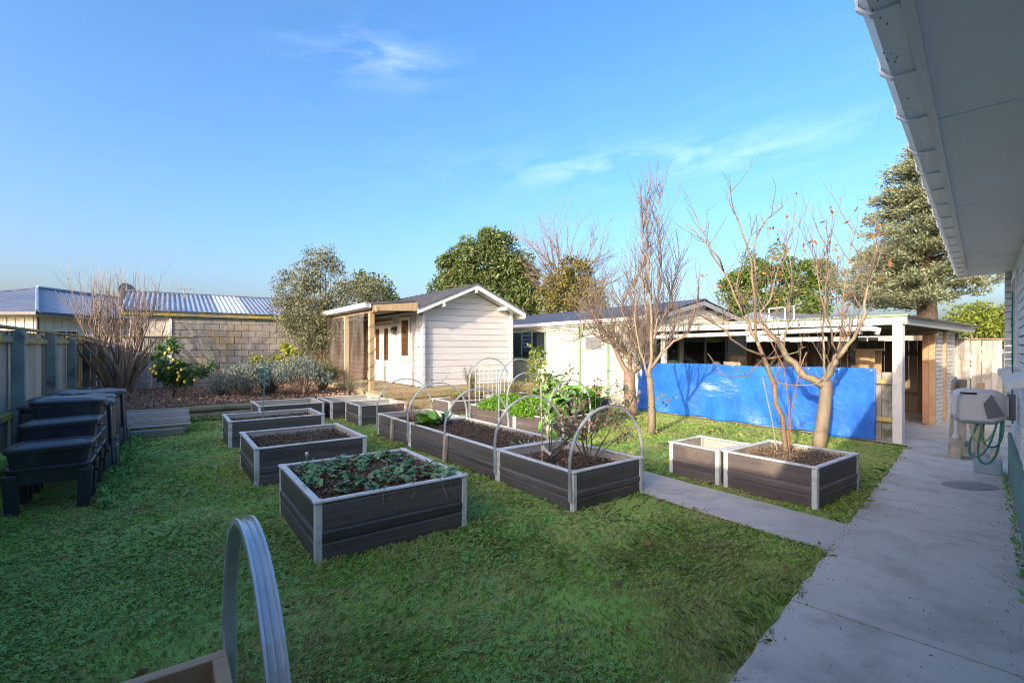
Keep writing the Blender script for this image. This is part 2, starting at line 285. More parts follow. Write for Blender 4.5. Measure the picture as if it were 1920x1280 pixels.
# ---------------------------------------------------------------- object helpers
def link(o, parent=None):
    COL.objects.link(o)
    if parent is not None: o.parent = parent
    return o
def tag(o, label=None, cat=None, group=None, kind=None):
    if label: o['label'] = label
    if cat: o['category'] = cat
    if group: o['group'] = group
    if kind: o['kind'] = kind
    return o
def thing(name, label, cat, loc=(0, 0, 0), deg=0.0, group=None):
    o = bpy.data.objects.new(name, None); o.empty_display_size = .2; COL.objects.link(o)
    o.location = loc; o.rotation_euler = (0, 0, R(deg)); return tag(o, label, cat, group)
class MB:
    def __init__(s): s.v = []; s.f = []
    def box(s, x0, y0, z0, x1, y1, z1):
        b = len(s.v)
        s.v += [(x0, y0, z0), (x1, y0, z0), (x1, y1, z0), (x0, y1, z0), (x0, y0, z1), (x1, y0, z1), (x1, y1, z1), (x0, y1, z1)]
        s.f += [tuple(b + i for i in q) for q in ((0, 3, 2, 1), (4, 5, 6, 7), (0, 1, 5, 4), (1, 2, 6, 5), (2, 3, 7, 6), (3, 0, 4, 7))]; return s
    def prism(s, poly, a0, a1, axis='y'):
        """poly in the plane square to axis; extruded from a0 to a1"""
        b = len(s.v); n = len(poly)
        for a in (a0, a1):
            for p, q in poly:
                s.v.append({'y': (p, a, q), 'x': (a, p, q), 'z': (p, q, a)}[axis])
        s.f.append(tuple(b + i for i in range(n))); s.f.append(tuple(b + n + i for i in reversed(range(n))))
        for i in range(n):
            j = (i + 1) % n; s.f.append((b + i, b + n + i, b + n + j, b + j))
        return s
    def tube(s, pts, rad, n=6, cap=True):
        pts = [Vector(p) for p in pts]
        if len(pts) < 2: return s
        if not isinstance(rad, (list, tuple)): rad = [rad] * len(pts)
        b = len(s.v); up = None
        for i, p in enumerate(pts):
            t = (pts[min(i + 1, len(pts) - 1)] - pts[max(i - 1, 0)])
            if t.length < 1e-9: t = Vector((0, 0, 1))
            t.normalize()
            if up is None:
                up = Vector((0, 0, 1)) if abs(t.z) < .9 else Vector((1, 0, 0))
            a = t.cross(up)
            if a.length < 1e-6: a = t.cross(Vector((.3, .8, .2)))
            a.normalize(); c = a.cross(t).normalized(); up = c
            for k in range(n):
                th = 2 * math.pi * k / n
                s.v.append(tuple(p + (a * math.cos(th) + c * math.sin(th)) * rad[i]))
        for i in range(len(pts) - 1):
            for k in range(n):
                k2 = (k + 1) % n
                s.f.append((b + i * n + k, b + i * n + k2, b + (i + 1) * n + k2, b + (i + 1) * n + k))
        if cap:
            s.f.append(tuple(b + k for k in reversed(range(n)))); e = b + (len(pts) - 1) * n
            s.f.append(tuple(e + k for k in range(n)))
        return s
    def face(s, *p):
        b = len(s.v); s.v += [tuple(x) for x in p]; s.f.append(tuple(range(b, b + len(p)))); return s
    def lathe(s, prof, c=(0, 0, 0), n=12):
        b = len(s.v)
        for r, z in prof:
            for k in range(n):
                th = 2 * math.pi * (k + .5) / n; s.v.append((c[0] + r * math.cos(th), c[1] + r * math.sin(th), c[2] + z))
        for i in range(len(prof) - 1):
            for k in range(n):
                k2 = (k + 1) % n; s.f.append((b + i * n + k, b + i * n + k2, b + (i + 1) * n + k2, b + (i + 1) * n + k))
        s.f.append(tuple(b + k for k in reversed(range(n)))); e = b + (len(prof) - 1) * n; s.f.append(tuple(e + k for k in range(n)))
        return s
    def mesh(s, name, mat, smooth=False, bevel=0):
        me = bpy.data.meshes.new(name); me.from_pydata(s.v, [], s.f); me.validate(); 
        if bevel:
            bm = bmesh.new(); bm.from_mesh(me)
            bmesh.ops.bevel(bm, geom=list(bm.edges), offset=bevel, segments=1, affect='EDGES', clamp_overlap=True); bm.to_mesh(me); bm.free()
        bm = bmesh.new(); bm.from_mesh(me); bmesh.ops.recalc_face_normals(bm, faces=bm.faces); bm.to_mesh(me); bm.free()
        me.materials.append(M[mat])
        if smooth: me.shade_smooth()
        return me
    def build(s, name, mat, parent=None, smooth=False, bevel=0, loc=(0, 0, 0), rot=(0, 0, 0)):
        o = bpy.data.objects.new(name, s.mesh(name, mat, smooth, bevel)); o.location = loc; o.rotation_euler = rot
        return link(o, parent)
CACHE = {}
def cb(name, parent, loc, dims, mat, rot=(0, 0, 0), bevel=0.004):
    """a box with eased edges, centred on loc; alike boxes share one mesh"""
    key = (tuple(round(x, 3) for x in dims), mat, bevel)
    if key not in CACHE:
        a, b, c = [x / 2 for x in dims]
        CACHE[key] = MB().box(-a, -b, -c, a, b, c).mesh(name, mat, bevel=min(bevel, min(dims) * .3))
    o = bpy.data.objects.new(name, CACHE[key]); o.location = loc; o.rotation_euler = rot
    return link(o, parent)
def put(name, mesh, parent, loc=(0, 0, 0), rot=(0, 0, 0), scale=(1, 1, 1)):
    o = bpy.data.objects.new(name, mesh); o.location = loc; o.rotation_euler = rot; o.scale = scale; return link(o, parent)
def npmesh(name, V, k, mat):
    """V: (n*k,3) vertices, faces of k consecutive vertices"""
    V = np.asarray(V, np.float32).reshape(-1, 3); n = len(V) // k
    me = bpy.data.meshes.new(name); me.vertices.add(len(V)); me.vertices.foreach_set('co', V.ravel())
    me.loops.add(n * k); me.loops.foreach_set('vertex_index', np.arange(n * k, dtype=np.int32))
    me.polygons.add(n); me.polygons.foreach_set('loop_start', np.arange(0, n * k, k, dtype=np.int32))
    me.update(calc_edges=True); me.materials.append(M[mat]); return me
def unit(a): return a / np.maximum(np.linalg.norm(a, axis=1, keepdims=True), 1e-9)
def leafquads(P, size, wid=.45, axis=None, jit=1.0, szv=.35):
    """kite shaped leaves at P, pointing along axis (+ jitter)"""
    n = len(P); P = np.asarray(P, float)
    a = np.random.normal(size=(n, 3)) * jit
    if axis is not None: a = a + np.asarray(axis)
    a = unit(a); t = unit(np.cross(a, np.random.normal(size=(n, 3))))
    s = size * (1 + szv * np.random.uniform(-1, 1, (n, 1)))
    nn = np.cross(a, t)
    q = np.stack([P, P + a * s * .5 + t * s * wid * .5 + nn * s * .08, P + a * s, P + a * s * .5 - t * s * wid * .5 + nn * s * .08], 1)
    return q.reshape(-1, 3)
def leaves(name, P, size, mat, parent, wid=.45, axis=None, jit=1.0):
    o = bpy.data.objects.new(name, npmesh(name, leafquads(P, size, wid, axis, jit), 4, mat)); return link(o, parent)
def clumps(centers, radii, per, shell=.75):
    """points on the shells of lumps"""
    out = []
    for c, r in zip(centers, radii):
        d = unit(np.random.normal(size=(per, 3))); rr = r * np.random.uniform(shell, 1.05, (per, 1))
        out.append(np.asarray(c) + d * rr)
    return np.concatenate(out)
def ell_pts(c, r, n, inner=.55):
    d = unit(np.random.normal(size=(n, 3))); s = np.random.uniform(inner, 1, (n, 1)) ** .6
    return np.asarray(c) + d * np.asarray(r) * s
def struct(name, mb, mat, **k):
    o = mb.build(name, mat, **k); o['kind'] = 'structure'; return o
U = lambda deg: (math.cos(R(deg)), math.sin(R(deg)))
def loc2w(o, deg, a, b, z=0):
    c, s = U(deg); return (o[0] + a * c - b * s, o[1] + a * s + b * c, z)
# ================================================================ SETTING
# open ground far out, lawn, garden terrace, paths
struct('ground', MB().face((-400, -400, -.06), (400, -400, -.06), (400, 600, -.06), (-400, 600, -.06)), 'earth')
lawn = MB()
nx, ny = 60, 60
for j in range(ny + 1):
    for i in range(nx + 1):
        x, y = -10 + 19 * i / nx, -2 + 18 * j / ny
        z = -.012 + .012 * math.sin(x * 1.3 + y * .7) * math.sin(y * 1.1 - x * .4) + .005 * math.sin(x * 5 + y * 3)
        lawn.v.append((x, y, min(z, -.002)))
for j in range(ny):
    for i in range(nx):
        a = j * (nx + 1) + i; lawn.f.append((a, a + 1, a + nx + 2, a + nx + 1))
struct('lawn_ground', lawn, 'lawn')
TO = (-6.2, 9.9); TD = 36.0                 # garden terrace: local x along the retaining logs, y into the garden
def terr(a, b, z=0): return loc2w(TO, TD, a, b, z)
g = MB(); gn = 40
for j in range(13):
    for i in range(gn + 1):
        a = -2.9 + 8.4 * i / gn; b = .12 + 6.4 * j / 12
        x, y, _ = terr(a, b)
        z = .30 + .03 * math.sin(a * 2.1 + 1) * math.sin(b * 1.7) + .015 * math.sin(a * 6 + b * 5)
        if j == 0: z = .27
        g.v.append((x, y, z))
for j in range(12):
    for i in range(gn):
        q = j * (gn + 1) + i; g.f.append((q, q + 1, q + gn + 2, q + gn + 1))
struct('garden_terrace', g, 'barkbase')
# bark chips as loose geometry
n = 15000
a = np.random.uniform(-2.8, 5.2, n); b = .15 + 5.0 * np.random.uniform(0, 1, n) ** 1.4
c, s = U(TD); P = np.stack([TO[0] + a * c - b * s, TO[1] + a * s + b * c, .305 + .03 * np.sin(a * 2.1 + 1) * np.sin(b * 1.7) + .015 * np.sin(a * 6 + b * 5) + np.random.uniform(0, .02, n)], 1)
o = bpy.data.objects.new('bark_chips', npmesh('bark_chips', leafquads(P, .055, .5, (0, 0, .05), 1.0), 4, 'bark')); link(o)
tag(o, 'reddish brown bark chips spread over the raised garden', 'bark chips', kind='stuff')

# ---- concrete path along the house, in slabs, with recessed joints
HA = 45.3
pbase = MB(); pbase.box(-3, -.32, -.05, 13.8, .80, .004)
path = struct('path', pbase, 'joint'); path.rotation_euler = (0, 0, R(HA))
edges = [-3, -.7, 1.2, 3.12, 5.04, 6.92, 8.6, 10.3, 12.0, 13.8]
for x0, x1 in zip(edges[:-1], edges[1:]):
    m = MB(); K = 14; top = []
    for k in range(K + 1):
        xx = x0 + .008 + (x1 - x0 - .016) * k / K
        top.append((xx, .79 + random.uniform(-.012, .012)))
    poly = [(x0 + .008, -.30), (x1 - .008, -.30)] + list(reversed(top))
    m.prism(poly, -.02, .022 + random.uniform(-.002, .002), 'z'); m.build('slab', 'concrete', path)
bm_ = MB(); w1 = (2.80, 3.985); w2 = (2.335, 3.53)
BD = 36.0
bp0 = MB(); bp0.box(-.72, -.02, -.05, .0, 9.4, .003)
branch = struct('branch_path', bp0, 'joint'); branch.location = (2.83, 3.96, 0); branch.rotation_euler = (0, 0, R(BD))
for y0, y1 in ((-.62, 2.3), (2.315, 4.6), (4.615, 6.9), (6.915, 9.35)):
    m = MB(); K = 14
    left = [(-.70 + random.uniform(-.012, .012), y0 + (y1 - y0) * k / K) for k in range(K + 1)]
    right = [(-.012 + random.uniform(-.012, .012), y0 + (y1 - y0) * k / K) for k in range(K + 1)]
    m.prism(right + left[::-1], -.02, .018, 'z'); m.build('slab', 'concrete', branch)
# carport slab
KO = (5.97, 7.33); KD = 35.5
cr_ = MB(); rg_ = random.Random(8)
for (xa, ya, xb, yb, w_) in ((6.0, .78, 6.6, -.2, .0016), (4.1, -.2, 4.6, .05, .0013)):
    n_ = 14; pa = None
    for k in range(n_ + 1):
        t = k / n_; p = (xa + (xb - xa) * t + rg_.gauss(0, .018), ya + (yb - ya) * t + rg_.gauss(0, .018))
        if pa: cr_.face((pa[0], pa[1] - w_, .0262), (p[0], p[1] - w_, .0262), (p[0], p[1] + w_ * rg_.uniform(.1, 1), .0262), (pa[0], pa[1] + w_ * .5, .0262))
        pa = p
o = cr_.build('cracks', 'joint', path); o['kind'] = 'stuff'
cs = MB(); cs.box(-.12, -.35, -.04, 4.6, 5.0, .014)
csl = struct('carport_floor', cs, 'joint'); csl.location = (*KO, 0); csl.rotation_euler = (0, 0, R(KD))
for i in range(2):
    for j in range(3):
        MB().box(-.10 + 2.3 * i, -.33 + 1.75 * j, -.02, 2.18 + 2.3 * i, 1.40 + 1.75 * j, .018).build('slab', 'concrete', csl)
yd = MB(); yd.box(2.3, -2.9, -.04, 6.5, -.352, .010); yo = struct('yard_concrete', yd, 'concrete'); yo.location = (*KO, 0); yo.rotation_euler = (0, 0, R(KD))

# ================================================================ the near house (right, and its wing behind the camera)
H = thing('house', 'white painted brick house with wide white eave and green plinth beside the path', 'house', (0, 0, 0), HA)
WY = -.24; XE = 8.0; EZ = 2.35
MB().box(-2.2, WY - .25, -.05, XE, WY - .032, EZ).build('wall_core', 'mortar_gapshade', H)
MB().box(-2.2, WY - .03, -.05, XE + .012, WY + .022, .52).build('plinth', 'plinth', H)
BL, BH = .29, .076
brick = MB().box(0, 0, 0, BL - .012, .034, BH - .011).mesh('brick', 'wbrick', bevel=.004)
near = []
far = MB(); r = 0; z = .53
while z < EZ - .02:
    x = -2.2 - (r % 2) * BL / 2
    while x < XE - .02:
        xe = min(x + BL - .012, XE)
        if x > 4.9 and xe - x > BL * .8: near.append((x, z))
        else: far.box(max(x, -2.2), WY - .032, z, xe, WY + .002, z + BH - .011)
        x += BL
    z += BH; r += 1
for x, z in near:
    put('brick', brick, H, (x, WY - .032 + random.uniform(-.002, .003), z))
o = far.build('brickwork', 'wbrick', H); o['kind'] = 'stuff'
m = MB(); z = .53
while z < EZ - .02:
    m.box(XE - .22 + (.0 if int(z / BH) % 2 else .02), WY + .004, z, XE + .02, WY + .05, z + BH - .012); z += BH
m.build('corner_pier', 'wbrick', H)
for xa, xb, zs in ((6.35, 7.25, 1.30), (4.6, 5.62, 1.30)):
    s = MB().prism([(WY - .02, zs - .06), (WY + .12, zs - .085), (WY + .12, zs - .035), (WY - .02, zs + .015)], xa, xb, 'x').build('window_sill', 'wbrick', H)
w = MB().box(6.45, WY - .01, 1.34, 7.15, WY + .012, 2.18).build('window', 'darkglass', H)
f = MB()
for q in ((6.40, 1.31, 7.20, 1.36), (6.40, 2.16, 7.20, 2.22), (6.40, 1.362, 6.46, 2.158), (7.14, 1.362, 7.20, 2.158), (6.78, 1.362, 6.82, 2.158)):
    f.box(q[0], WY - .012, q[1], q[2], WY + .018, q[3])
f.build('frame', 'whitetrim', w)
# soffit panels
js = [-2.3, -.6, 1.0, 2.38, 3.95, 5.55, 7.1, 7.95]
for a, b in zip(js[:-1], js[1:]):
    MB().box(a + .003, WY - .02, EZ, b - .003, .115, EZ + .012).build('soffit_panel', 'soffit', H)
MB().box(-2.3, .115, EZ - .018, 7.96, .14, EZ + .16).build('fascia', 'whitetrim', H)
gt = MB().prism([(.142, EZ - .005), (.20, EZ - .005), (.222, EZ + .02), (.228, EZ + .115), (.220, EZ + .125), (.218, EZ + .03), (.198, EZ + .008), (.142, EZ + .008)], -2.3, 7.98, 'x')
gut = gt.build('gutter', 'gutter', H)
xs = [.35, .75, 1.15, 1.5, 1.9, 2.3, 2.72, 3.08, 3.42, 3.8, 4.2, 4.6, 5.0, 5.4, 5.8, 6.2, 6.6, 7.0, 7.4, 7.8]
br = MB().prism([(.142, EZ - .012), (.203, EZ - .012), (.231, EZ + .016), (.240, EZ + .12), (.226, EZ + .135), (.226, EZ + .02), (.20, EZ - .004), (.142, EZ - .004)], -.011, .011, 'x').mesh('gutter_bracket', 'gutter')
for x in xs: put('gutter_bracket', br, gut, (x, 0, 0))
st = MB()
for _ in range(46):
    x = random.choice(xs[:7]) + random.uniform(-.3, .3); y = random.uniform(.17, .20)
    st.box(x, y, EZ - .0065, x + random.uniform(.004, .010), y + .003, EZ - .0052)
st.build('rust_speck', 'rust', gut)['kind'] = 'stuff'
# low roof over both wings
MB().prism([(.235, EZ + .135), (.235, EZ + .16), (-4.0, EZ + 1.3), (-4.0, EZ + 1.27)], -2.3, 7.99, 'x').build('roof', 'darkroof', H)
MB().prism([(WY - .02, EZ + .013), (.113, EZ + .013), (.113, EZ + .13), (-3.5, EZ + 1.0), (-3.5, EZ + .013)], XE - .06, XE - .03, 'x').build('gable_board', 'whitetrim', H)
# rear wing
MB().box(-6, -4, -.05, -2.205, 13, EZ - .002).build('rear_wing_wall', 'wbrick', H)
MB().prism([(-1.68, EZ), (-1.68, EZ + .14), (-6.5, EZ + 1.2), (-6.5, EZ)], -4.2, 13.4, 'y').build('rear_wing_roof', 'darkroof', H)

# ================================================================ left boundary fence
LF = thing('fence', 'weathered left paling fence with yellow lichened rails and blue-green posts', 'fence', (-6.58, 6.10, 0), 36)
pal = [MB().box(-.0725, -.01, 0, .0725, .01, 1).mesh('paling', 'lpaling', bevel=.003)]
d_ = -4.2
while d_ < 8.45:
    h = 1.64 + random.uniform(-.01, .01)
    put('paling', pal[0], LF, (-.075 + random.uniform(-.004, .004), d_, .08), (0, 0, R(90 + random.uniform(-1.2, 1.2))), (1, 1, h)); d_ += .152
for dd in (-3.97, -1.64, .69, 3.0, 5.3, 7.6):
    cb('post', LF, (.045, dd, .86), (.14, .11, 1.74), 'bluepost', (0, 0, 0), .008)
for a, b in ((-4.2, -1.7), (-1.58, .63), (.75, 2.94), (3.06, 5.24), (5.36, 7.54), (7.66, 8.5)):
    for zz, dz in ((.56, .02), (1.60, 0)):
        cb('rail', LF, (-.025, (a + b) / 2, zz + random.uniform(-.01, .01)), (.075, b - a - .004, .09), 'lichen', (0, 0, 0), .006)
    cb('cap_rail', LF, (-.03, (a + b) / 2, 1.765), (.15, b - a + .112, .035), 'lichen', (0, 0, R(random.uniform(-.3, .3))), .006)

# ================================================================ back fence behind the prunus, local x along u
BF = thing('fence', 'grey paling fence with daylight gaps behind the bare prunus bush', 'fence', (-11.5, 12.9, 0), 36)
pb = MB().box(-.0725, -.01, 0, .0725, .01, 1).mesh('paling', 'paling', bevel=.003)
x = .08
while x < 2.3:
    put('paling', pb, BF, (x, 0, .1), (0, 0, R(random.uniform(-1, 1))), (1, 1, 1.67 + random.uniform(-.02, .02))); x += .162
for z in (.62, 1.6): cb('rail', BF, (1.15, .05, z), (2.35, .07, .09), 'paling')
cb('cap_rail', BF, (1.15, .01, 1.80), (2.4, .12, .035), 'lichen')
# ================================================================ neighbour garage with the block wall
BG = thing('block_garage', 'neighbour garage with stained concrete block wall and low corrugated roof', 'garage', (-10.02, 13.98, 0), 36)
MB().box(0, .03, 0, 5.6, .2, 2.40).build('wall_core', 'mortar', BG)
bk = MB().box(-.193, -.02, 0, .193, .034, .19).mesh('block', 'block', bevel=.004)
hb = MB().box(-.093, -.02, 0, .093, .034, .19).mesh('block', 'block', bevel=.004)
for r in range(12):
    z = .003 + r * .2; off = .2 if r % 2 else 0
    if off: put('block', hb, BG, (.1, random.uniform(-.003, .003), z))
    x = .2 + off
    while x < 5.5:
        put('block', bk, BG, (x, random.uniform(-.003, .003), z)); x += .4
for k in range(9):
    cb('weatherboard', BG, (-.52, .05 - .0, 1.65 + k * .085), (.95, .03, .082), 'creamwall', (R(-3), 0, 0), .002)
cb('corner_board', BG, (-.03, -.0, 1.55), (.07, .09, 1.7), 'whitetrim')
cb('fascia', BG, (2.25, -.12, 2.47), (6.9, .04, .14), 'lichen')
cb('eave_batten', BG, (2.25, -.06, 2.385), (6.9, .06, .05), 'greentrim')
def corr(W_, L_, pitch=.10, amp=.014, vt=None, n=5):
    """corrugated sheet: x across, y up the slope"""
    m = MB(); N_ = int(W_ / pitch * n)
    for i in range(N_ + 1):
        x = W_ * i / N_; z = amp * math.sin(2 * math.pi * x / pitch); y1 = L_ if vt is None else max(.02, vt(x))
        m.v += [(x, 0, z), (x, y1, z)]
    for i in range(N_): m.f.append((2 * i, 2 * i + 2, 2 * i + 3, 2 * i + 1))
    return m
sl = math.atan2(.78, 3.1)
sheet = corr(.78, 3.2, .13, .018).mesh('roof_sheet', 'zinc', smooth=True); sheet2 = corr(.78, 3.2, .13, .018).mesh('roof_sheet', 'newzinc', smooth=True)
for k in range(9):
    o = put('roof_sheet', sheet2 if k == 3 else sheet, BG, (-1.15 + k * .78, -.22, 2.55 + (k % 2) * .003), (sl, 0, 0))
    if k == 3: o['label'] = 'brighter pale roof sheet'
MB().prism([(-.2, 2.56), (2.9, 3.34), (2.9, 2.5), (-.2, 2.5)], -1.12, -1.08, 'x').build('gable_board', 'zinc', BG)
cb('ridge_cap', BG, (2.35, 2.9, 3.36), (7.1, .16, .03), 'zinc', (0, 0, 0), .004)
an = thing('tv_aerial', 'small television aerial standing on the corrugated garage roof', 'aerial', (*[x for x in loc2w((-10.02, 13.98), 36, .35, 2.0)][:2], 3.05), 36)
MB().tube([(0, 0, -.02), (0, 0, .42)], .015).build('mast', 'dish', an)
m = MB().tube([(-.3, 0, .38), (.3, 0, .40)], .01)
for k in range(6): m.tube([(-.25 + k * .1, -.16, .385), (-.25 + k * .1, .16, .385)], .006, 4)
m.build('elements', 'dish', an)
# ================================================================ neighbour house on the left, hip roof
NH = thing('neighbour_house', 'cream board neighbour house with hipped corrugated roof beyond the left fence', 'house', (-15.5, 15.5, 0), 0)
MB().box(-9, .45, 0, -.45, .5, 2.55).box(-.5, .5, 0, -.45, 11, 2.55).build('wall', 'creamwall', NH)
for k in range(34): cb('batten', NH, (-.435, .75 + k * .3, 1.25), (.03, .05, 2.5), 'creamwall', (0, 0, 0), .003)
for k in range(14): cb('batten', NH, (-.6 - k * .3, .438, 1.25), (.05, .03, 2.5), 'creamwall', (0, 0, 0), .003)
def window(parent, c, w, h, axis, frame='whitetrim', glass='darkglass', t=.05, bars=1, name='window'):
    """axis 'x': in a wall along x facing -y; 'y': wall along y facing +-x"""
    g_ = cb('window', parent, c, (w, .03, h), glass, (0, 0, 0 if axis == 'x' else R(90)), .001)
    fm = MB(); W2, H2 = w / 2, h / 2
    for q in ((-W2 - t, -H2 - t, W2 + t, -H2), (-W2 - t, H2, W2 + t, H2 + t), (-W2 - t, -H2 + .001, -W2, H2 - .001), (W2, -H2 + .001, W2 + t, H2 - .001)):
        fm.box(q[0], -.035, q[1], q[2], .035, q[3])
    for b in range(bars):
        xx = -W2 + w * (b + 1) / (bars + 1); fm.box(xx - .018, -.030, -H2 + .001, xx + .018, .030, H2 - .001)
    fm.build('frame', frame, g_); return g_
window(NH, (-1.25, .43, 1.65), 1.1, .8, 'x'); window(NH, (-.43, 1.45, 1.65), .9, .8, 'y'); window(NH, (-.43, 5.2, 1.6), 1.6, .9, 'y')
cb('downpipe', NH, (-.40, .40, 1.25), (.07, .07, 2.5), 'black')
cb('soffit', NH, (-4.6, .2, 2.57), (9.2, .55, .03), 'creamwall'); cb('soffit', NH, (-.2, 5.8, 2.57), (.55, 10.6, .03), 'creamwall')
cb('gutter', NH, (-4.6, -.05, 2.60), (9.3, .11, .10), 'navyroof'); cb('gutter', NH, (.05, 5.6, 2.60), (.11, 11.2, .10), 'navyroof')
run = 4.0; rise = 1.25; sll = math.hypot(run, rise); an_ = math.atan2(rise, run)
o = corr(13, sll, .30, .014, vt=lambda x: min(x, run) / run * sll, n=8).build('roof_plane', 'zinc', NH, smooth=True); o.location = (0, 0, 2.64); o.rotation_euler = (an_, 0, R(90))
o = corr(8, sll, .30, .03, vt=lambda x: min(x, 8 - x) / run * sll, n=8).build('roof_plane', 'zinc', NH, smooth=True); o.location = (-8, 0, 2.64); o.rotation_euler = (an_, 0, 0)
m = MB().tube([(-4, 4, 3.93), (-4, 13, 3.93)], .07).tube([(-4, 4, 3.93), (0, 0, 2.67)], .05).tube([(-4, 4, 3.93), (-8, 0, 2.67)], .05)
m.build('ridge_cap', 'zinc', NH)
ds = thing('satellite_dish', 'grey satellite dish on the neighbour roof behind the prunus twigs', 'satellite dish', (-15.5 - 1.6, 15.5 + 5.4, 3.15), 20)
MB().tube([(0, 0, -.1), (0, 0, .55)], .025).build('mast', 'dish', ds)
db = MB().lathe([(.01, 0), (.2, .02), (.36, .08), (.42, .13), (.42, .14), (.36, .095), (.2, .035), (.01, .015)], n=20).build('reflector', 'dish', ds, smooth=True); db.location = (.05, 0, .72); db.rotation_euler = (R(80), 0, R(60))
MB().tube([(.05, 0, .45), (.45, -.3, .55)], .012).build('feed_arm', 'dish', ds)

# ================================================================ retaining logs and pallet
for k, (z, off) in enumerate(((.075, -.02), (.215, .03))):
    t_ = thing('retaining_log', ('lower', 'upper')[k] + ' of the two long round logs edging the bark garden', 'log', terr(0, 0, 0), TD, 'round logs edging the bark garden')
    for a, b in ((-2.95, -.55), (-.535, 1.9), (1.915, 3.35)):
        o = MB().tube([(a, off, z), (a * .6 + b * .4, off + .012, z + .004), (b, off, z)], .073, 10).build('log', 'log', t_, smooth=True)
pt = thing('pallet', 'grey slatted pallet laid as a ramp up to the bark garden', 'pallet', (-5.62, 8.25, 0), TD)
tilt = math.atan2(.16, 1.15)
for k in range(8):
    cb('slat', pt, (-.72, .05 + k * .152, .165 + k * .021), (1.5, .095, .022), 'palletwood', (tilt, 0, R(random.uniform(-.4, .4))), .003)
for xx in (-.05, -.72, -1.4): cb('bearer', pt, (xx, .60, .165 + .55 * .14 - .055), (.06, 1.14, .085), 'palletwood', (tilt, 0, 0), .004)
sl_ = thing('timber_sleeper', 'old grey timber sleeper lying on the lawn under the pallet front', 'sleeper', (-5.70, 8.12, .06), TD - 2)
cb('beam', sl_, (-.7, 0, .0), (1.55, .12, .12), 'palletwood', (0, 0, 0), .015)

# ================================================================ the white sleepout
SO = thing('sleepout', 'white timber cabin with gable wall, covered porch and green-tinged deck', 'cabin', (-2.34, 12.27, 0), 36)
SW, SL_, B0, PT = 2.86, 4.4, .46, .172
RZ0, RZ1 = 2.47, 3.10
def roofz(x): return RZ1 - abs(x - SW / 2) * (RZ1 - 2.40) / (SW / 2 + .2)
r = 0; z = B0
MB().prism([(.03, B0), (SW - .03, B0), (SW - .03, 2.44), (SW / 2, 3.02), (.03, 2.44)], .045, .06, 'y').build('wall_core', 'whiteboard', SO)
while z < 3.05:
    z1 = z + PT - .006
    def xr(zz): return SW / 2 - max(0, min(SW / 2, (RZ1 - .03 - zz) / ((RZ1 - 2.40) / (SW / 2 + .2))))
    a0, a1 = max(0, xr(z)), max(0, xr(z1))
    if SW - 2 * a0 < .15: break
    MB().prism([(a0, z), (SW - a0, z), (SW - a1, z1), (a1, z1)], 0, .042, 'y').build('weatherboard', 'whiteboard', SO, bevel=.005)
    z += PT; r += 1
# corner stacks of crossed log ends, just proud
for (cx_, cy_) in ((.03, -.06), (SW - .03, -.06)):
    k = 0
    while B0 + k * PT < 2.42:
        cb('log_end', SO, (cx_, cy_ + .02, B0 + k * PT + PT / 2 - .003), (.07, .11, PT - .008), 'whiteboard'); k += 1
k = 0
while B0 + k * PT < 2.42:
    cb('log_end', SO, (-.045, .10, B0 + k * PT + PT / 2 + .0), (.10, .06, PT - .008), 'whiteboard'); k += 1
for xx in (SW / 2, .45, SW - .45):
    cb('purlin_end', SO, (xx, -.2, roofz(xx) - .10), (.07, .42, .10), 'whiteboard')
# walls along v with openings
def clad(parent, origin, deg, L_, z0, z1, pitch, holes, mat, name='weatherboard', thick=.022, tiltd=3.0):
    """boards in a wall running along local +y of origin, facing -x"""
    c_, s_ = U(deg); z = z0
    while z < z1 - pitch * .4:
        zt = min(z + pitch, z1); segs = [(0, L_)]
        for (a, b, ha, hb_) in holes:
            if hb_ > z + .01 and ha < zt - .01:
                ns = []
                for (p, q) in segs:
                    if b <= p or a >= q: ns.append((p, q)); continue
                    if a > p: ns.append((p, a))
                    if b < q: ns.append((b, q))
                segs = ns
        for p, q in segs:
            if q - p > .03:
                m_ = (p + q) / 2
                cb(name, parent, (origin[0] - s_ * m_, origin[1] + c_ * m_, (z + zt) / 2), (thick, q - p - .002, zt - z - .006), mat, (0, R(tiltd), R(deg)), .004)
        z += pitch
doors = (1.93, 3.46, B0, 2.24); win = (.62, 1.38, 1.15, 2.32)
clad(SO, (0, 0), 0, SL_, B0, 2.52, PT, [(doors[0], doors[1], B0, 2.24), win], 'whiteboard', thick=.04, tiltd=0)
MB().box(.06, .06, B0, .08, SL_, 2.42).build('inner_wall', 'slat', SO)
MB().box(SW - .04, .05, B0, SW, SL_, 2.42).box(.03, SL_ - .04, B0, SW - .04, SL_, 2.42).build('side_wall', 'whiteboard', SO)
g_ = window(SO, (-.005, 1.0, 1.74), .50, .98, 'y', 'whitetrim', 'warmglass', .09, 0)
cb('window_sill', SO, (-.06, 1.0, 1.13), (.07, .76, .04), 'whitetrim')
for yy in (2.33, 3.06):
    dr = cb('door', SO, (-.012, yy, (B0 + 2.17) / 2), (.045, .70, 2.17 - B0), 'whitetrim')
    cb('glass_pane', dr, (-.008, 0, .26), (.04, .34, .95), 'warmglass', (0, 0, 0), .001)
    fr = MB()
    for q in ((-.23, .76, .23, .80), (-.23, -.28, .23, -.23), (-.23, -.229, -.18, .759), (.18, -.229, .23, .759)): fr.box(-.036, q[0], q[1], -.02, q[2], q[3])
    fr.build('glazing_bead', 'whitetrim', dr)
    MB().box(-.034, -.2, -.75, -.022, .2, -.40).build('door_panel', 'whiteboard', dr)
MB().tube([(-.05, 2.66, 1.30), (-.05, 2.66, 1.55)], .012).build('door_handle', 'black', SO)
fr = MB()
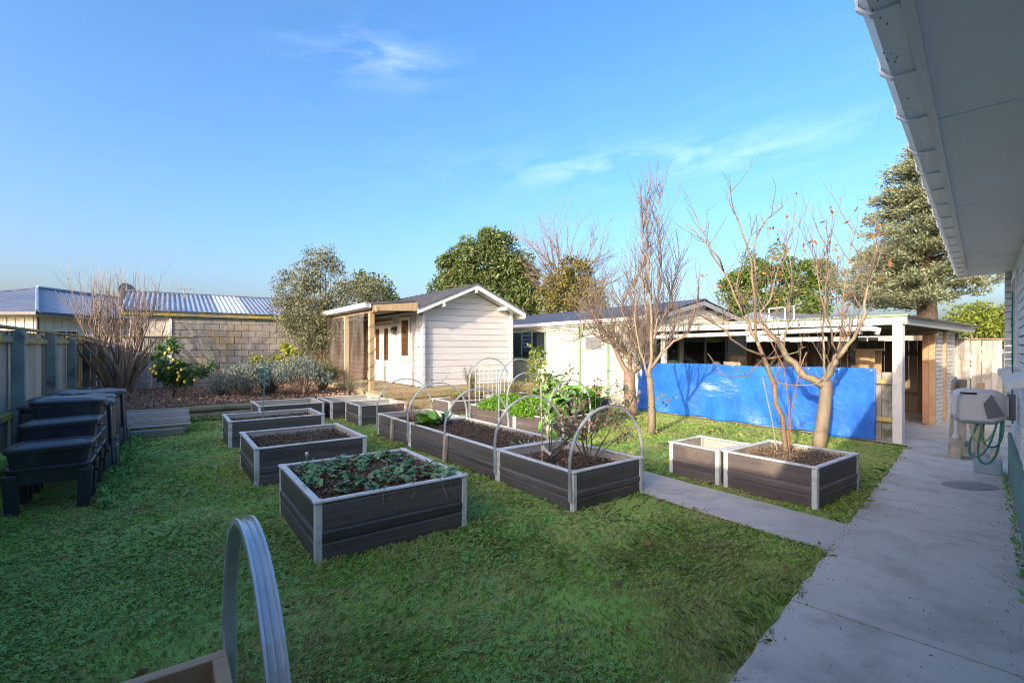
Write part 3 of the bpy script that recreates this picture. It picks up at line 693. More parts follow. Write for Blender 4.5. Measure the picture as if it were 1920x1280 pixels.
for q in ((1.87, B0, 1.95, 2.26), (3.43, B0, 3.51, 2.26), (1.951, 2.19, 3.429, 2.26)): fr.box(-.045, q[0], q[1], .02, q[2], q[3])
fr.build('door_frame', 'whitetrim', SO)
ln = thing('wall_lantern', 'small black coach lantern on the cabin wall between door and window', 'lantern', loc2w((-2.34, 12.27), 36, -.12, 1.62, 2.02), 36)
MB().tube([(.10, 0, .0), (.06, 0, .05), (0, 0, .06), (0, 0, .03)], .012).box(.085, -.04, -.06, .10, .04, .07).build('bracket', 'black', ln)
MB().lathe([(.055, -.16), (.03, -.17)], n=6).build('base', 'black', ln)
MB().lathe([(.01, .04), (.085, -.02), (.085, -.03), (.07, -.03)], n=6).build('cap', 'black', ln)
MB().lathe([(.05, -.155), (.068, -.03)], n=6).build('glass', 'obscure', ln)
# roof
ang = math.atan2(RZ1 - 2.40, SW / 2 + .2)
for sgn, e0, e1 in ((-1, -.28, SW / 2), (1, SW / 2, SW + .24)):
    nseg = 12; y0, y1 = -.40, SL_ + .25
    for k in range(nseg):
        ya = y0 + (y1 - y0) * k / nseg; yb = y0 + (y1 - y0) * (k + 1) / nseg
        x0_, x1_ = e0, e1; za, zb = roofz(x0_) + .075, roofz(x1_) + .075
        m = MB().prism([(x0_, za), (x1_, zb), (x1_, zb + .025), (x0_, za + .025)], ya, yb - .004, 'y')
        m.prism([(x0_, za + .02), (x1_, zb + .02), (x1_, zb + .055), (x0_, za + .055)], yb - .03, yb - .004, 'y')
        m.build('roof_sheet', 'darkroof', SO)
    x0_, x1_ = (e0, e1)
    MB().prism([(x0_, roofz(x0_) - .04), (x1_, roofz(x1_) - .04), (x1_, roofz(x1_) + .07), (x0_, roofz(x0_) + .07)], -.405, -.375, 'y').build('bargeboard', 'whitetrim', SO)
    MB().prism([(x0_, roofz(x0_) + .0), (x1_, roofz(x1_) + .0), (x1_, roofz(x1_) + .03), (x0_, roofz(x0_) + .03)], -.374, SL_ + .2, 'y').build('roof_lining', 'whiteboard', SO)
    MB().prism([(x0_, roofz(x0_) + .071), (x1_, roofz(x1_) + .071), (x1_, roofz(x1_) + .125), (x0_, roofz(x0_) + .125)], -.425, -.403, 'y').build('verge_flashing', 'darkroof', SO)
MB().tube([(SW + .26, -.3, 2.36), (SW + .26, SL_, 2.36)], .05, 8).build('gutter', 'whitetrim', SO)
# porch roof, beams, posts
MB().prism([(-1.50, 2.50), (-.30, 2.62), (-.30, 2.66), (-1.50, 2.54)], -.40, SL_ + .2, 'y').build('porch_roof', 'darkroof', SO)
MB().prism([(-1.42, 2.345), (-.28, 2.39), (-.28, 2.60), (-1.42, 2.48)], -.39, -.345, 'y').build('porch_fascia', 'framepine', SO, bevel=.004)
cb('porch_beam', SO, (-1.33, 1.95, 2.39), (.05, 4.7, .13), 'framepine')
for k in range(6): cb('rafter', SO, (-.70, .35 + k * .75, 2.44), (1.15, .045, .09), 'framepine', (0, R(-5), 0))
gg = MB().prism([(-1.50, 2.42), (-1.60, 2.42), (-1.615, 2.53), (-1.60, 2.53), (-1.59, 2.435), (-1.50, 2.435)], -.42, SL_ + .25, 'y').build('porch_gutter', 'whitetrim', SO)
cb('gutter_board', SO, (-1.475, 1.95, 2.46), (.03, 4.7, .13), 'whitetrim')
MB().tube([(-1.55, SL_ + .1, 2.44), (-1.55, SL_ + .12, 2.30), (-1.42, SL_ + .12, 2.22), (-1.42, SL_ + .12, 2.12)], .04, 8).build('downpipe', 'whitetrim', SO, smooth=True)
for yy in (.0, 2.0, 4.05): cb('porch_post', SO, (-1.317, yy, 1.34), (.12, .12, 1.96), 'framepine', (0, 0, 0), .006)
for k in range(44):
    cb('slat', SO, (-.63, 4.12, .50 + k * .042), (1.24, .02, .028), 'slat', (0, 0, 0), .002)
MB().box(-1.24, 4.14, .45, -.02, 4.15, 2.35).build('screen_backing', 'brownpaling', SO)
fl = MB(); NY, NZ = 40, 12
for j in range(NZ + 1):
    for i in range(NY + 1):
        yv = .28 + 4.0 * i / NY; zv = .40 + 1.95 * j / NZ
        fl.v.append((-1.41 - .03 * (1 - j / NZ) + .018 * math.sin(yv * 5 + zv) + .012 * math.sin(yv * 13 + 2 * zv), yv + (.03 * math.sin(zv * 4) if i == 0 else 0), zv))
for j in range(NZ):
    for i in range(NY): q = j * (NY + 1) + i; fl.f.append((q, q + 1, q + NY + 2, q + NY + 1))
o = fl.build('plastic_sheet', 'film', None, smooth=True); o.location = SO.location; o.rotation_euler = SO.rotation_euler
tag(o, 'clear plastic sheet hung from the porch gutter in front of the slats', 'plastic sheet')
pts = []
for k in range(90):
    t = k / 89; th = t * 2 * math.pi * 5.5; pts.append((-1.317 + .095 * math.cos(th), .095 * math.sin(th), .5 + 1.75 * t))
o = MB().tube(pts, .007, 5).build('string_lights', 'black'); o.location = SO.location; o.rotation_euler = SO.rotation_euler
tag(o, 'dark string light cable wound round the front porch post', 'string lights')
pts = [(-1.39, 2.0 + .03 * math.sin(k * 1.7), 2.3 - k * .06) for k in range(30)]
o = MB().tube(pts, .008, 5).build('string_lights', 'black'); o.location = SO.location; o.rotation_euler = SO.rotation_euler
tag(o, 'dark string light cable hanging on the middle porch post', 'string lights')
# deck
for k in range(10):
    cb('deck_board', SO, (-.62 + .0, -.83 + k * .1, .435) if False else (1.0, -.84 + k * .094, .435), (4.7, .088, .03), 'pineg', (0, 0, 0), .003)
for k in range(13):
    cb('deck_board', SO, (-.70 - .0, .11 + k * .34, .435), (1.30, .332, .03), 'pineg', (0, 0, 0), .003)
cb('deck_fascia', SO, (1.0, -.90, .36), (4.74, .035, .12), 'pineg'); cb('deck_fascia', SO, (1.0, -.88, .22), (4.70, .035, .14), 'pineg')
cb('deck_fascia', SO, (-1.385, 1.8, .36), (.035, 5.2, .12), 'pineg')
MB().box(-1.3, -.85, 0, SW, SL_, .40).build('deck_frame', 'brownpaling', SO)
step = thing('deck_step', 'low greenish timber step in front of the cabin deck', 'step', loc2w((-2.34, 12.27), 36, -.55, -1.15, 0), 36)
for k in range(3): cb('tread_board', step, (.15, -.11 + k * .115, .245), (1.2, .11, .03), 'pineg')
cb('riser', step, (.15, -.17, .13), (1.18, .03, .20), 'pineg'); cb('riser', step, (-.43, -.0, .13), (.03, .3, .20), 'pineg'); cb('riser', step, (.73, -.0, .13), (.03, .3, .20), 'pineg')

# ================================================================ the cream garage
GO = (3.10, 11.35); GD = 33.0
GA = thing('garage', 'cream weatherboard garage with green trim and dark blue roof', 'garage', (*GO, 0), GD)
GL, GW, GE, GR = 8.0, 4.3, 2.17, 2.68
dh = (1.07, 2.21, 0, 2.03); wh = (3.78, 5.75, 1.13, 1.99)
MB().box(.03, .03, 0, .08, GL, GE).build('wall_core', 'mortar_gapshade', GA)  # dark cores behind the boards paint the shadow lines between them
clad(GA, (0, 0), 0, GL, .02, GE - .02, .123, [dh, wh], 'cream')
wx = (.45, 1.37, 1.12, 1.86); sd = (1.5, 3.47, 0, 1.80)
# end wall, facing -y : boards along x
z = .02
while z < GR - .05:
    zt = min(z + .123, GR)
    def lim(zz): return 0 if zz < GE else (zz - GE) / (GR - GE) * GW / 2
    a0 = lim(zt); segs = [(a0, GW - a0)]
    for (a, b, ha, hb_) in (wx, sd):
        if hb_ > z + .01 and ha < zt - .01:
            ns = []
            for p, q in segs:
                if b <= p or a >= q: ns.append((p, q)); continue
                if a > p: ns.append((p, a))
                if b < q: ns.append((b, q))
            segs = ns
    for p, q in segs:
        if q - p > .03: cb('weatherboard', GA, ((p + q) / 2, 0, (z + zt) / 2), (q - p - .002, .022, zt - z - .006), 'cream', (R(-3), 0, 0), .003)
    z += .123
MB().prism([(.02, 0), (GW - .02, 0), (GW - .02, GE), (GW / 2, GR - .05), (.02, GE)], .03, .05, 'y').build('end_wall_core', 'mortar_gapshade', GA)
cb('corner_board', GA, (-.012, -.012, GE / 2), (.07, .07, GE), 'cream'); cb('corner_board', GA, (GW, -.012, GE / 2), (.07, .07, GE), 'whitetrim')
# door
for q in ((1.09, 1.0), (2.19, 1.0)): cb('door_jamb', GA, (-.02, q[0], 1.0), (.07, .07, 2.02), 'greentrim')
cb('door_head', GA, (-.02, 1.64, 2.04), (.07, 1.18, .07), 'greentrim')
dr = cb('door', GA, (.012, 1.64, 1.0), (.04, 1.02, 1.99), 'cream', (0, 0, 0), .003)
dr['label'] = 'plain cream door with small obscure pane'
cb('glass_pane', dr, (-.012, .02, .60), (.03, .62, .33), 'obscure', (0, 0, 0), .001)
MB().tube([(-.02, .42, .12), (-.07, .42, .12), (-.07, .36, .12)], .012).build('door_handle', 'alu', dr)
# three part window
for (ya, yb, lou) in ((3.86, 4.50, 0), (4.58, 5.06, 1), (5.14, 5.68, 0)):
    w_ = cb('window', GA, (.02, (ya + yb) / 2, 1.56), (.02, yb - ya, .78), 'darkglass', (0, 0, 0), .001)
    if lou:
        for k in range(6): cb('louvre', w_, (-.025, 0, -.33 + k * .13), (.006, yb - ya - .01, .12), 'darkglass', (0, R(22), 0), .001)
        for k in range(6): cb('clip', w_, (-.03, 0, -.38 + k * .13), (.012, yb - ya - .01, .008), 'alu', (0, 0, 0), .001)
    fm = MB()
    for q in ((ya - .04, 1.13, yb + .04, 1.17), (ya - .04, 1.951, yb + .04, 1.995), (ya - .04, 1.171, ya, 1.95), (yb, 1.171, yb + .04, 1.95)): fm.box(-.02, q[0] - (ya + yb) / 2, q[1] - 1.56, .03, q[2] - (ya + yb) / 2, q[3] - 1.56)
    fm.build('frame', 'greentrim', w_)
cb('window_sill', GA, (-.03, 4.77, 1.115), (.09, 2.05, .03), 'greentrim')
# end wall openings
w_ = window(GA, (.91, .0, 1.49), .80, .66, 'x', 'greentrim', 'darkglass', .05, 1)
for xx in (1.98, 2.96):
    dd_ = cb('sliding_door', GA, (xx, .005 + (.03 if xx > 2 else 0), .93), (.86, .02, 1.66), 'darkglass', (0, 0, 0), .001)
    fm = MB()
    for q in ((-.48, -.87, .48, -.83), (-.48, .83, .48, .87), (-.48, -.829, -.43, .829), (.43, -.829, .48, .829)): fm.box(q[0], -.025, q[1], q[2], .012, q[3])
    fm.build('frame', 'alu', dd_)
# roof
sl2 = math.atan2(GR - GE, GW / 2); Ls = math.hypot(GW / 2 + .12, (GR - GE) * (1 + .12 / (GW / 2)))
for sgn in (0, 1):
    for k in range(11):
        me = CACHE.get('gsheet')
        if me is None: me = CACHE['gsheet'] = corr(.755, Ls, .076, .008, n=4).mesh('roof_sheet', 'navyroof', smooth=True)
        if sgn == 0: put('roof_sheet', me, GA, (-.12, GL + .1 - k * .757, GE + .03), (sl2, 0, R(-90)))
        else: put('roof_sheet', me, GA, (GW + .12, -.2 + k * .757, GE + .03), (sl2, 0, R(90)))
MB().prism([(GW / 2 - .16, GR + .03), (GW / 2, GR + .075), (GW / 2 + .16, GR + .03)], -.22, GL + .12, 'y').build('ridge_cap', 'navyroof', GA)
cb('gutter', GA, (-.15, GL / 2 - .05, GE + .0), (.10, GL + .3, .095), 'whitetrim'); cb('fascia', GA, (-.08, GL / 2 - .05, GE - .02), (.025, GL + .3, .16), 'whitetrim')
for s_, (xa, xb) in enumerate(((-.1, GW / 2), (GW / 2, GW + .1))):
    fz = lambda x: GE + .0 + (GR - GE) * (1 - abs(x - GW / 2) / (GW / 2))
    MB().prism([(xa, fz(xa) - .10), (xb, fz(xb) - .10), (xb, fz(xb) + .012), (xa, fz(xa) + .012)], -.20, -.17, 'y').build('bargeboard', 'alu', GA)
gar_cable = MB().tube([(-.18, 5.6 - k * .35, 2.02 - .10 * abs(math.sin(k * .8))) for k in range(14)], .009, 5).build('cable', 'black', None)
gar_cable.location = GA.location; gar_cable.rotation_euler = GA.rotation_euler; tag(gar_cable, 'dark slack cable strung under the garage gutter', 'cable')

# ================================================================ carport
CP = thing('carport', 'low flat carport with flaking white posts and cream fascia', 'carport', (*KO, 0), KD)
CW, CL, CH = 4.25, 4.75, 1.97
cb('post', CP, (0, 0, .93), (.125, .125, 1.86), 'postpaint', (0, 0, 0), .005)
cb('post_side_board', CP, (.115, .03, .70), (.05, .10, 1.40), 'paling')  # weathered grey board standing beside the corner post
cb('post', CP, (2.1, 1.3, .92), (.10, .10, 1.80), 'bluepost')
cb('post', CP, (4.15, 2.5, .92), (.10, .10, 1.80), 'bluepost'); cb('post', CP, (.12, 4.4, .92), (.10, .10, 1.80), 'whitetrim')
cb('fascia', CP, (0, 2.32, 1.905), (.05, CL + .1, .12), 'postpaint'); cb('flashing', CP, (0, 2.32, 1.985), (.10, CL + .14, .035), 'roofgreen')
o = cb('side_fascia', CP, (2.1, -.06, 1.865), (4.35, .05, .10), 'alu', (0, R(.8), 0))
for k in range(6): cb('rafter', CP, (2.1, .3 + k * .85, 1.84), (4.1, .045, .09), 'brownpaling', (0, 0, 0))
cb('beam', CP, (2.1, 1.3, 1.76), (.07, 2.6, .10), 'brownpaling')
me = corr(.76, CW + .2, .076, .012, n=4).mesh('roof_sheet', 'zinc', smooth=True)
for k in range(7): put('roof_sheet', me, CP, (-.03, .70 + k * .757 - .13, 1.975), (R(-.7), 0, R(-90)))
pp = MB().tube([(-.10, .25, 1.70), (-.11, .22, 1.765), (-.11, .32, 1.79), (-.11, 4.6, 1.72), (-.11, 4.9, 1.60)], .042, 10).build('downpipe', 'whitetrim', CP, smooth=True)
for yy in (.45, 2.3, 4.0): MB().box(-.16, yy, 1.70, -.06, yy + .02, 1.90).build('pipe_strap', 'alu', pp)
# brick end wall of the store
m = MB(); z = .02; r = 0
while z < 1.80:
    x = 2.68 - (r % 2) * .11
    while x < 4.18:
        m.box(max(x, 2.68), .20, z, min(x + .215, 4.18), .24, z + .068); x += .225
    z += .078; r += 1
BW = thing('store_wall', 'low grey whitewashed brick end wall with pine studs under the carport', 'wall', (*KO, 0), KD)
m.build('bricks', 'gbrick', BW)['kind'] = 'stuff'
MB().box(2.70, .225, .0, 4.17, .30, 1.82).build('core', 'mortar', BW)
for xx in (2.60, 3.33): cb('stud', BW, (xx, .20, .92), (.06, .09, 1.78), 'pine')
cb('stud', BW, (2.53, .28, .92), (.05, .09, 1.76), 'slat')
cb('box_fitting', BW, (4.24, .2, 1.72), (.08, .10, .14), 'obscure')
# fences round it
F2 = thing('fence', 'dark brown paling fence along the back of the carport', 'fence', (*KO, 0), KD)
pm = MB().box(-.072, -.01, 0, .072, .01, 1).mesh('paling', 'brownpaling', bevel=.003)
y_ = .35
while y_ < 7.6: put('paling', pm, F2, (4.42, y_, .02), (0, 0, R(90)), (1, 1, 1.62 + random.uniform(-.012, .012))); y_ += .15
for zz in (.45, 1.35): cb('rail', F2, (4.37, 4.0, zz), (.05, 7.3, .08), 'brownpaling')
F3 = thing('fence', 'silvery grey paling fence closing the end of the path', 'fence', (9.36, 10.12, 0), HA - 90)
x = .06
while x < 2.2:
    put('paling', pb, F3, (x, random.uniform(-.004, .004), .06), (0, R(random.uniform(-.5, .5)), R(random.uniform(-1.5, 1.5))), (1, 1, 1.58)); x += .158
for z in (.45, 1.4): cb('rail', F3, (1.1, .05, z), (2.2, .05, .09), 'paling')
cb('cap_rail', F3, (1.1, .01, 1.66), (2.25, .12, .03), 'brownpaling')
F4 = thing('fence', 'low paling fence carrying the blue tarpaulin beside the carport post', 'fence', (*KO, 0), KD)
y_ = .15
pc = MB().box(-.07, -.01, 0, .07, .01, 1).mesh('paling', 'paling', bevel=.003)
while y_ < 5.0: put('paling', pc, F4, (.03, y_, .02), (0, 0, R(90 + random.uniform(-1, 1))), (1, 1, 1.08)); y_ += .148
for zz in (.36, .95): cb('rail', F4, (-.012, 2.55, zz), (.05, 4.95, .07), 'lichen')
tp = MB(); NY, NZ = 150, 40
rng = random.Random(3)
wv = [(rng.uniform(1, 9), rng.uniform(-6, 6), rng.uniform(0, 6), rng.uniform(.002, .008)) for _ in range(14)]
def crease(yv, zv): return sum(a * math.sin(ky * yv + kz * zv + ph) for ky, kz, ph, a in wv)
for j in range(NZ + 1):
    for i in range(NY + 1):
        yv = .27 + 4.72 * i / NY; t = j / NZ; zt = 1.155 + .012 * math.sin(yv * 2.2) - .006 * yv
        zv = .02 + (zt - .02) * t + (.02 * math.sin(yv * 6) if j == 0 else 0)
        tp.v.append((-.055 - .05 * (1 - t) ** 2 - .9 * crease(yv, zv) * (1.0 if t < .95 else .3) * (.4 + (1 - t)) - (.03 * (1 - t) ** 3 * math.sin(yv * 9)), yv, zv))
for j in range(NZ):
    for i in range(NY): q = j * (NY + 1) + i; tp.f.append((q, q + 1, q + NY + 2, q + NY + 1))
o = tp.build('tarpaulin', 'tarp', None, smooth=True); o.location = (*KO, 0); o.rotation_euler = (0, 0, R(KD))
sm = o.modifiers.new('thick', 'SOLIDIFY'); sm.thickness = .002
ey = MB()
for k in range(11): ey.lathe([(.008, 0), (.014, .002), (.014, .004), (.008, .004)], c=(0, 0, 0), n=8); b0_ = len(ey.v) - 32; ey.v[b0_:] = [(-.075 + c_[2], .33 + k * .46 + c_[0], 1.125 - .003 * k + c_[1]) for c_ in ey.v[b0_:]]
e_ = ey.build('eyelets', 'alu', o); e_['kind'] = 'stuff'
tag(o, 'long creased blue tarpaulin with worn white patch hung on the low fence', 'tarpaulin')
# ================================================================ RAISED BEDS
def panel_mesh(L_, h, mat):
    key = ('panel', round(L_, 2), round(h, 3), mat)
    if key in CACHE: return CACHE[key]
    s = .013
    CACHE[key] = MB().prism([(0, 0), (-.004, h - s * 1.6), (s, h), (.025, h), (.025, 0)], 0, L_, 'x').mesh('panel', mat)
    m = CACHE[key]
    # prism profile was given as (y, z): outer face y = 0
    return m
BEDS = []
def bed(label, o, deg, Lu, Lv, h, sunbright=False, soil=None, depth=.07, rim='cpost'):
    t = thing('raised_bed', label, 'raised bed', (*o, 0), deg, 'raised garden beds of dark composite boards')
    BEDS.append((o, deg, Lu, Lv)); mat = 'csun' if sunbright else 'cbase'
    hs = [h * .34, h * .20, h * .46]
    sides = [((0, 0), 0, Lu), ((Lu, 0), 90, Lv), ((Lu, Lv), 180, Lu), ((0, Lv), 270, Lv)]
    for (sx, sy), a, L_ in sides:
        z = 0
        for i, ph in enumerate(hs):
            c_, s_ = U(a)
            put('panel_board', panel_mesh(L_ - .09, ph - .003, mat), t, (sx + .045 * c_ + (.0, .006, -.001)[i] * s_, sy + .045 * s_ - (.0, .006, -.001)[i] * c_, z + .001), (0, 0, R(a))); z += ph
        # lining inside and rim on top
        c_, s_ = U(a)
        cb('lining', t, (sx + L_ / 2 * c_ - .033 * s_, sy + L_ / 2 * s_ + .033 * c_, h / 2 + .005), (L_ - .12, .012, h - .02), 'cin', (0, 0, R(a)), .001)
        cb('rim', t, (sx + L_ / 2 * c_ - .018 * s_, sy + L_ / 2 * s_ + .018 * c_, h + .008), (L_ - .07, .050, .018), rim, (0, 0, R(a)), .004)
        cb('corner_post', t, (sx + .02 * (c_ - s_), sy + .02 * (s_ + c_), h / 2 - .002), (.050, .050, h + .004), rim, (0, 0, R(a)), .006)
        cb('corner_cap', t, (sx + .02 * (c_ - s_), sy + .02 * (s_ + c_), h + .009), (.070, .070, .022), rim, (0, 0, R(a)), .006)
    if soil:
        m = MB(); n = 16
        for j in range(n + 1):
            for i in range(n + 1):
                x = .04 + (Lu - .08) * i / n; y = .04 + (Lv - .08) * j / n
                e = min(i, j, n - i, n - j) / n
                m.v.append((x, y, h - depth + .05 * min(1, e * 5) + .014 * math.sin(x * 9 + y * 4) * math.sin(y * 8 - x * 3) + random.uniform(-.006, .006)))
        for j in range(n):
            for i in range(n): q = j * (n + 1) + i; m.f.append((q, q + 1, q + n + 2, q + n + 1))
        m.build('soil', soil, t)
        k = int(3600 * Lu * Lv)
        P = np.stack([np.random.uniform(.05, Lu - .05, k), np.random.uniform(.05, Lv - .05, k), np.full(k, h - depth + .052) + np.random.uniform(-.02, .012, k)], 1)
        V = leafquads(P, .017, .9)
        cr = bpy.data.objects.new('soil_crumbs', npmesh('soil_crumbs', V, 4, 'crumb' if soil == 'soil' else 'crumb2')); link(cr, t); cr['kind'] = 'stuff'
    return t
b1 = bed('nearest raised bed, filled with strawberry plants and runners', (-1.353, 3.272), 36, 1.20, 1.28, .415, soil='soil', depth=.07)
b2 = bed('raised bed of bare dark mulch right behind the strawberry bed', (-2.739, 5.057), 36, 1.2, 1.22, .40, soil='soil', depth=.10)
b3 = bed('narrow raised bed with teal spiral wire and seedlings, third in the row', (-4.17, 6.99), 36, 1.35, .92, .385, soil='soil', depth=.11)
b4 = bed('empty raised bed against the round logs, behind the teal wire', (-4.835, 9.06), 36, 1.2, 1.0, .35)
b5 = bed('empty raised bed in the corner below the plastic-screened porch', (-3.74, 9.80), 36, 1.15, 1.08, .35)
b6 = bed('empty raised bed projecting forward, left of the first small hoop', (-2.90, 9.02), 36, .95, .86, .365)
LA = (.558, 4.32); LDg = 36.7
L1 = bed('long raised bed section nearest the path, planted with blueberry twigs', LA, LDg, .98, 1.20, .345, soil='soil', depth=.13)
def along(o, deg, v, u=0): return loc2w(o, deg, u, v)[:2]
L2 = bed('middle section of the long raised bed, bare crumbly dark soil', along(LA, LDg, 1.205), LDg, .98, 2.30, .345, soil='soil', depth=.075)
L3 = bed('far section of the long raised bed with a twiggy red shrub', along(LA, LDg, 3.51), LDg, .98, 1.27, .345, soil='soil', depth=.13)
PA = (.645, 7.76)
P1 = bed('sunlit raised bed with broccoli beside the parsley', PA, 37, .90, 1.0, .31, True, soil='drysoil')
P2 = bed('sunlit raised bed overflowing with parsley under tall hoops', along(PA, 37, 1.005), 37, .90, 1.50, .31, True, soil='drysoil')
Q1 = bed('faded raised bed in front of the cabin deck, thyme growing in it', (-1.36, 10.35), 36, 1.25, .85, .29, True, soil='drysoil')
Q2 = bed('faded raised bed with rosemary behind the wire mesh trellis', (-.30, 11.12), 36, 1.25, .80, .29, True, soil='drysoil')
R2 = bed('sunlit raised bed by the path with a slim red-stemmed tree', (2.80, 4.36), 36, 1.0, .90, .375, True, soil='drysoil', depth=.07)
R1 = bed('small empty raised bed joined to the red-stemmed tree bed', (2.235, 5.13), 36, .64, .62, .365, True)
for v in (2.35, 4.1):
    x, y = along(LA, LDg, v, -.03); o = cb('timber_stake', None, (x, y, .17), (.045, .055, .36), 'palletwood', (R(3), R(2), R(LDg)), .004)
    tag(o, 'short timber stake bracing the long bed, ' + ('nearer the path' if v < 3 else 'by the silverbeet'), 'stake', 'stakes bracing the long bed')
# ---- hoops: flattened channel bent into an arch along local x
def hoop(label, o, deg, span, top, foot, wid=.029, group='galvanised arches over the beds', thick=.009, zf=None):
    t = thing('garden_hoop', label, 'hoop', (o[0], o[1], 0), deg, group)
    r = span / 2; zc = top - r; N_ = 30
    path_ = [(-r, foot)] + [(-r, foot + (zc - foot) * k / 3) for k in (1, 2)] + [(-r * math.cos(math.pi * k / N_), zc + r * math.sin(math.pi * k / N_)) for k in range(N_ + 1)] + [(r, foot + (zc - foot) * k / 3) for k in (2, 1)] + [(r, (zf if zf is not None else foot))]
    prof = [(-.5, 0), (-.5, 1), (-.36, 1), (-.28, .35), (-.05, .35), (0, .8), (.05, .35), (.28, .35), (.36, 1), (.5, 1), (.5, 0), (.34, -.3), (-.34, -.3)]
    m = MB(); n = len(prof)
    for i, (x, z) in enumerate(path_):
        x0, z0 = path_[max(0, i - 1)]; x1, z1 = path_[min(len(path_) - 1, i + 1)]
        l = math.hypot(x1 - x0, z1 - z0) or 1; nx_, nz_ = -(z1 - z0) / l, (x1 - x0) / l
        for w_, h_ in prof: m.v.append((x + nx_ * h_ * thick * 1.6, w_ * wid, z + nz_ * h_ * thick * 1.6))
    for i in range(len(path_) - 1):
        for k in range(n): k2 = (k + 1) % n; m.f.append((i * n + k, i * n + k2, (i + 1) * n + k2, (i + 1) * n + k))
    m.build('arch', 'galv', t)
    for sx in (-1, 1):
        if sx == 1 and zf is not None: continue
        cb('clip', t, (sx * r, 0, foot + .05), (.012, wid * 1.15, .14), 'galv', (0, 0, 0), .002)
    return t
names = ['hoop nearest the path over the long bed', 'second hoop along the long bed from the path', 'third hoop along the long bed, over bare soil', 'fourth hoop of the long bed, over the silverbeet', 'farthest hoop of the long bed, over the red twigs']
for k, v in enumerate((.0, 1.2, 2.35, 3.5, 4.75)):
    x, y = along(LA, LDg, v + .02, .49); hoop(names[k], (x, y), LDg, 1.02, (.915, .915, .92, .93, .93)[k], .10)
for lab, v, top, du, sp in (('tall hoop at the far end of the parsley bed', 2.46, 1.26, 0, .98), ('tall hoop over the middle of the parsley bed', 1.42, 1.26, 0, .98), ('low hoop crossing the near side of the parsley', 1.25, 1.0, .03, .90), ('low hoop over the broccoli with green ties', .03, .93, 0, .96)):
    x, y = along(PA, 37, v, .45 + du); hoop(lab, (x, y), 37, sp, top, .06)
# ---- mesh trellis
tr = thing('wire_trellis', 'square galvanised wire mesh panel standing in the far end of the parsley bed', 'trellis', (*along(PA, 37, 2.40, .06), .24), 37)
m = MB()
for k in range(9): m.tube([(k * .105, 0, 0), (k * .105, 0, .80)], .006, 4)
for k in range(8): m.tube([(0, 0, .03 + k * .105), (.84, 0, .03 + k * .105)], .006, 4)
m.build('mesh', 'galv', tr)
gm = MB()
for k in range(10): gm.tube([(k * .05, 0, 0), (k * .05, 0, 1.55)], .003, 4)
for k in range(6): gm.tube([(0, 0, .05 + k * .28), (.46, 0, .05 + k * .28)], .003, 4)
o = gm.build('garden_mesh', 'galv'); o.location = loc2w(GO, GD, -.22, 2.35, .05); o.rotation_euler = (0, 0, R(GD + 90)); tag(o, 'fine wire mesh leaning on the garage wall beside the green door frame', 'mesh')
# ---- teal spiral wire in bed 3
pts = [(-3.9, 7.45, .28), (-3.89, 7.45, .9)]
for k in range(26): th = k * .8; pts.append((-3.90 + .07 * math.cos(th), 7.45 + .07 * math.sin(th), .90 + k * .013))
o = MB().tube(pts, .006, 5).build('spiral_wire', 'teal'); tag(o, 'teal wire stake with a coiled top standing in the narrow bed', 'wire stake')
o = MB().lathe([(.03, 0), (.035, .02), (.02, .05)], n=8).build('red_pot', 'rust'); o.location = (-3.25, 7.85, .34); tag(o, 'tiny orange red pot on the soil of the narrow bed', 'pot')
bulb = thing('solar_light', 'small round glass garden light on the strawberry bed edge', 'garden light', (*along((-1.353, 3.272), 36, 1.24, .22), .42), 0)
MB().tube([(0, 0, 0), (0, 0, .07)], .004).build('stem', 'alu', bulb); MB().lathe([(.004, .06), (.018, .075), (.018, .095), (.004, .11)], n=10).build('globe', 'alu', bulb, smooth=True)
# ---- wooden stake with plant label in long bed
x, y = along(LA, LDg, .62, .16)
o = MB().tube([(x, y, .2), (x - .015, y, 1.13)], .009, 6).build('bamboo_stake', 'palletwood'); tag(o, 'tall thin bamboo stake in the blueberry section', 'stake')
tg = thing('plant_tag', 'white plastic plant tags hanging on the bamboo stake', 'plant tag', (x + .01, y - .02, .46), 20)
cb('tag_strip', tg, (.04, 0, -.04), (.11, .003, .032), 'white', (0, R(42), 0), .001); cb('tag_card', tg, (-.01, 0, .0), (.035, .003, .05), 'white', (0, 0, 0), .001)

# ================================================================ foreground planter and its hoop
fo = (-1.0, 1.66)
fp = thing('wooden_planter', 'new pine planter corner at the bottom edge of the view', 'planter', (*fo, 0), 36)
for z, hh in ((.075, .145), (.225, .145), (.375, .145)):
    cb('side_board', fp, (-.62, -.022, z), (1.24, .044, hh), 'pine', (0, 0, 0), .003)
    cb('side_board', fp, (-.022, -.67, z), (.044, 1.25, hh), 'pine', (0, 0, 0), .003)
    cb('side_board', fp, (-1.218, -.67, z), (.044, 1.25, hh), 'pine', (0, 0, 0), .003)
    cb('side_board', fp, (-.62, -1.318, z), (1.24, .044, hh), 'pine', (0, 0, 0), .003)
MB().box(-1.19, -1.29, 0, -.05, -.05, .14).build('soil', 'soil', fp)
hp = hoop('large flat steel hoop fixed to the foreground planter', loc2w(fo, 36, .012, -.50)[:2], 126, 1.0, 1.01, .16, wid=.044, group='galvanised arches over the beds', thick=.011)

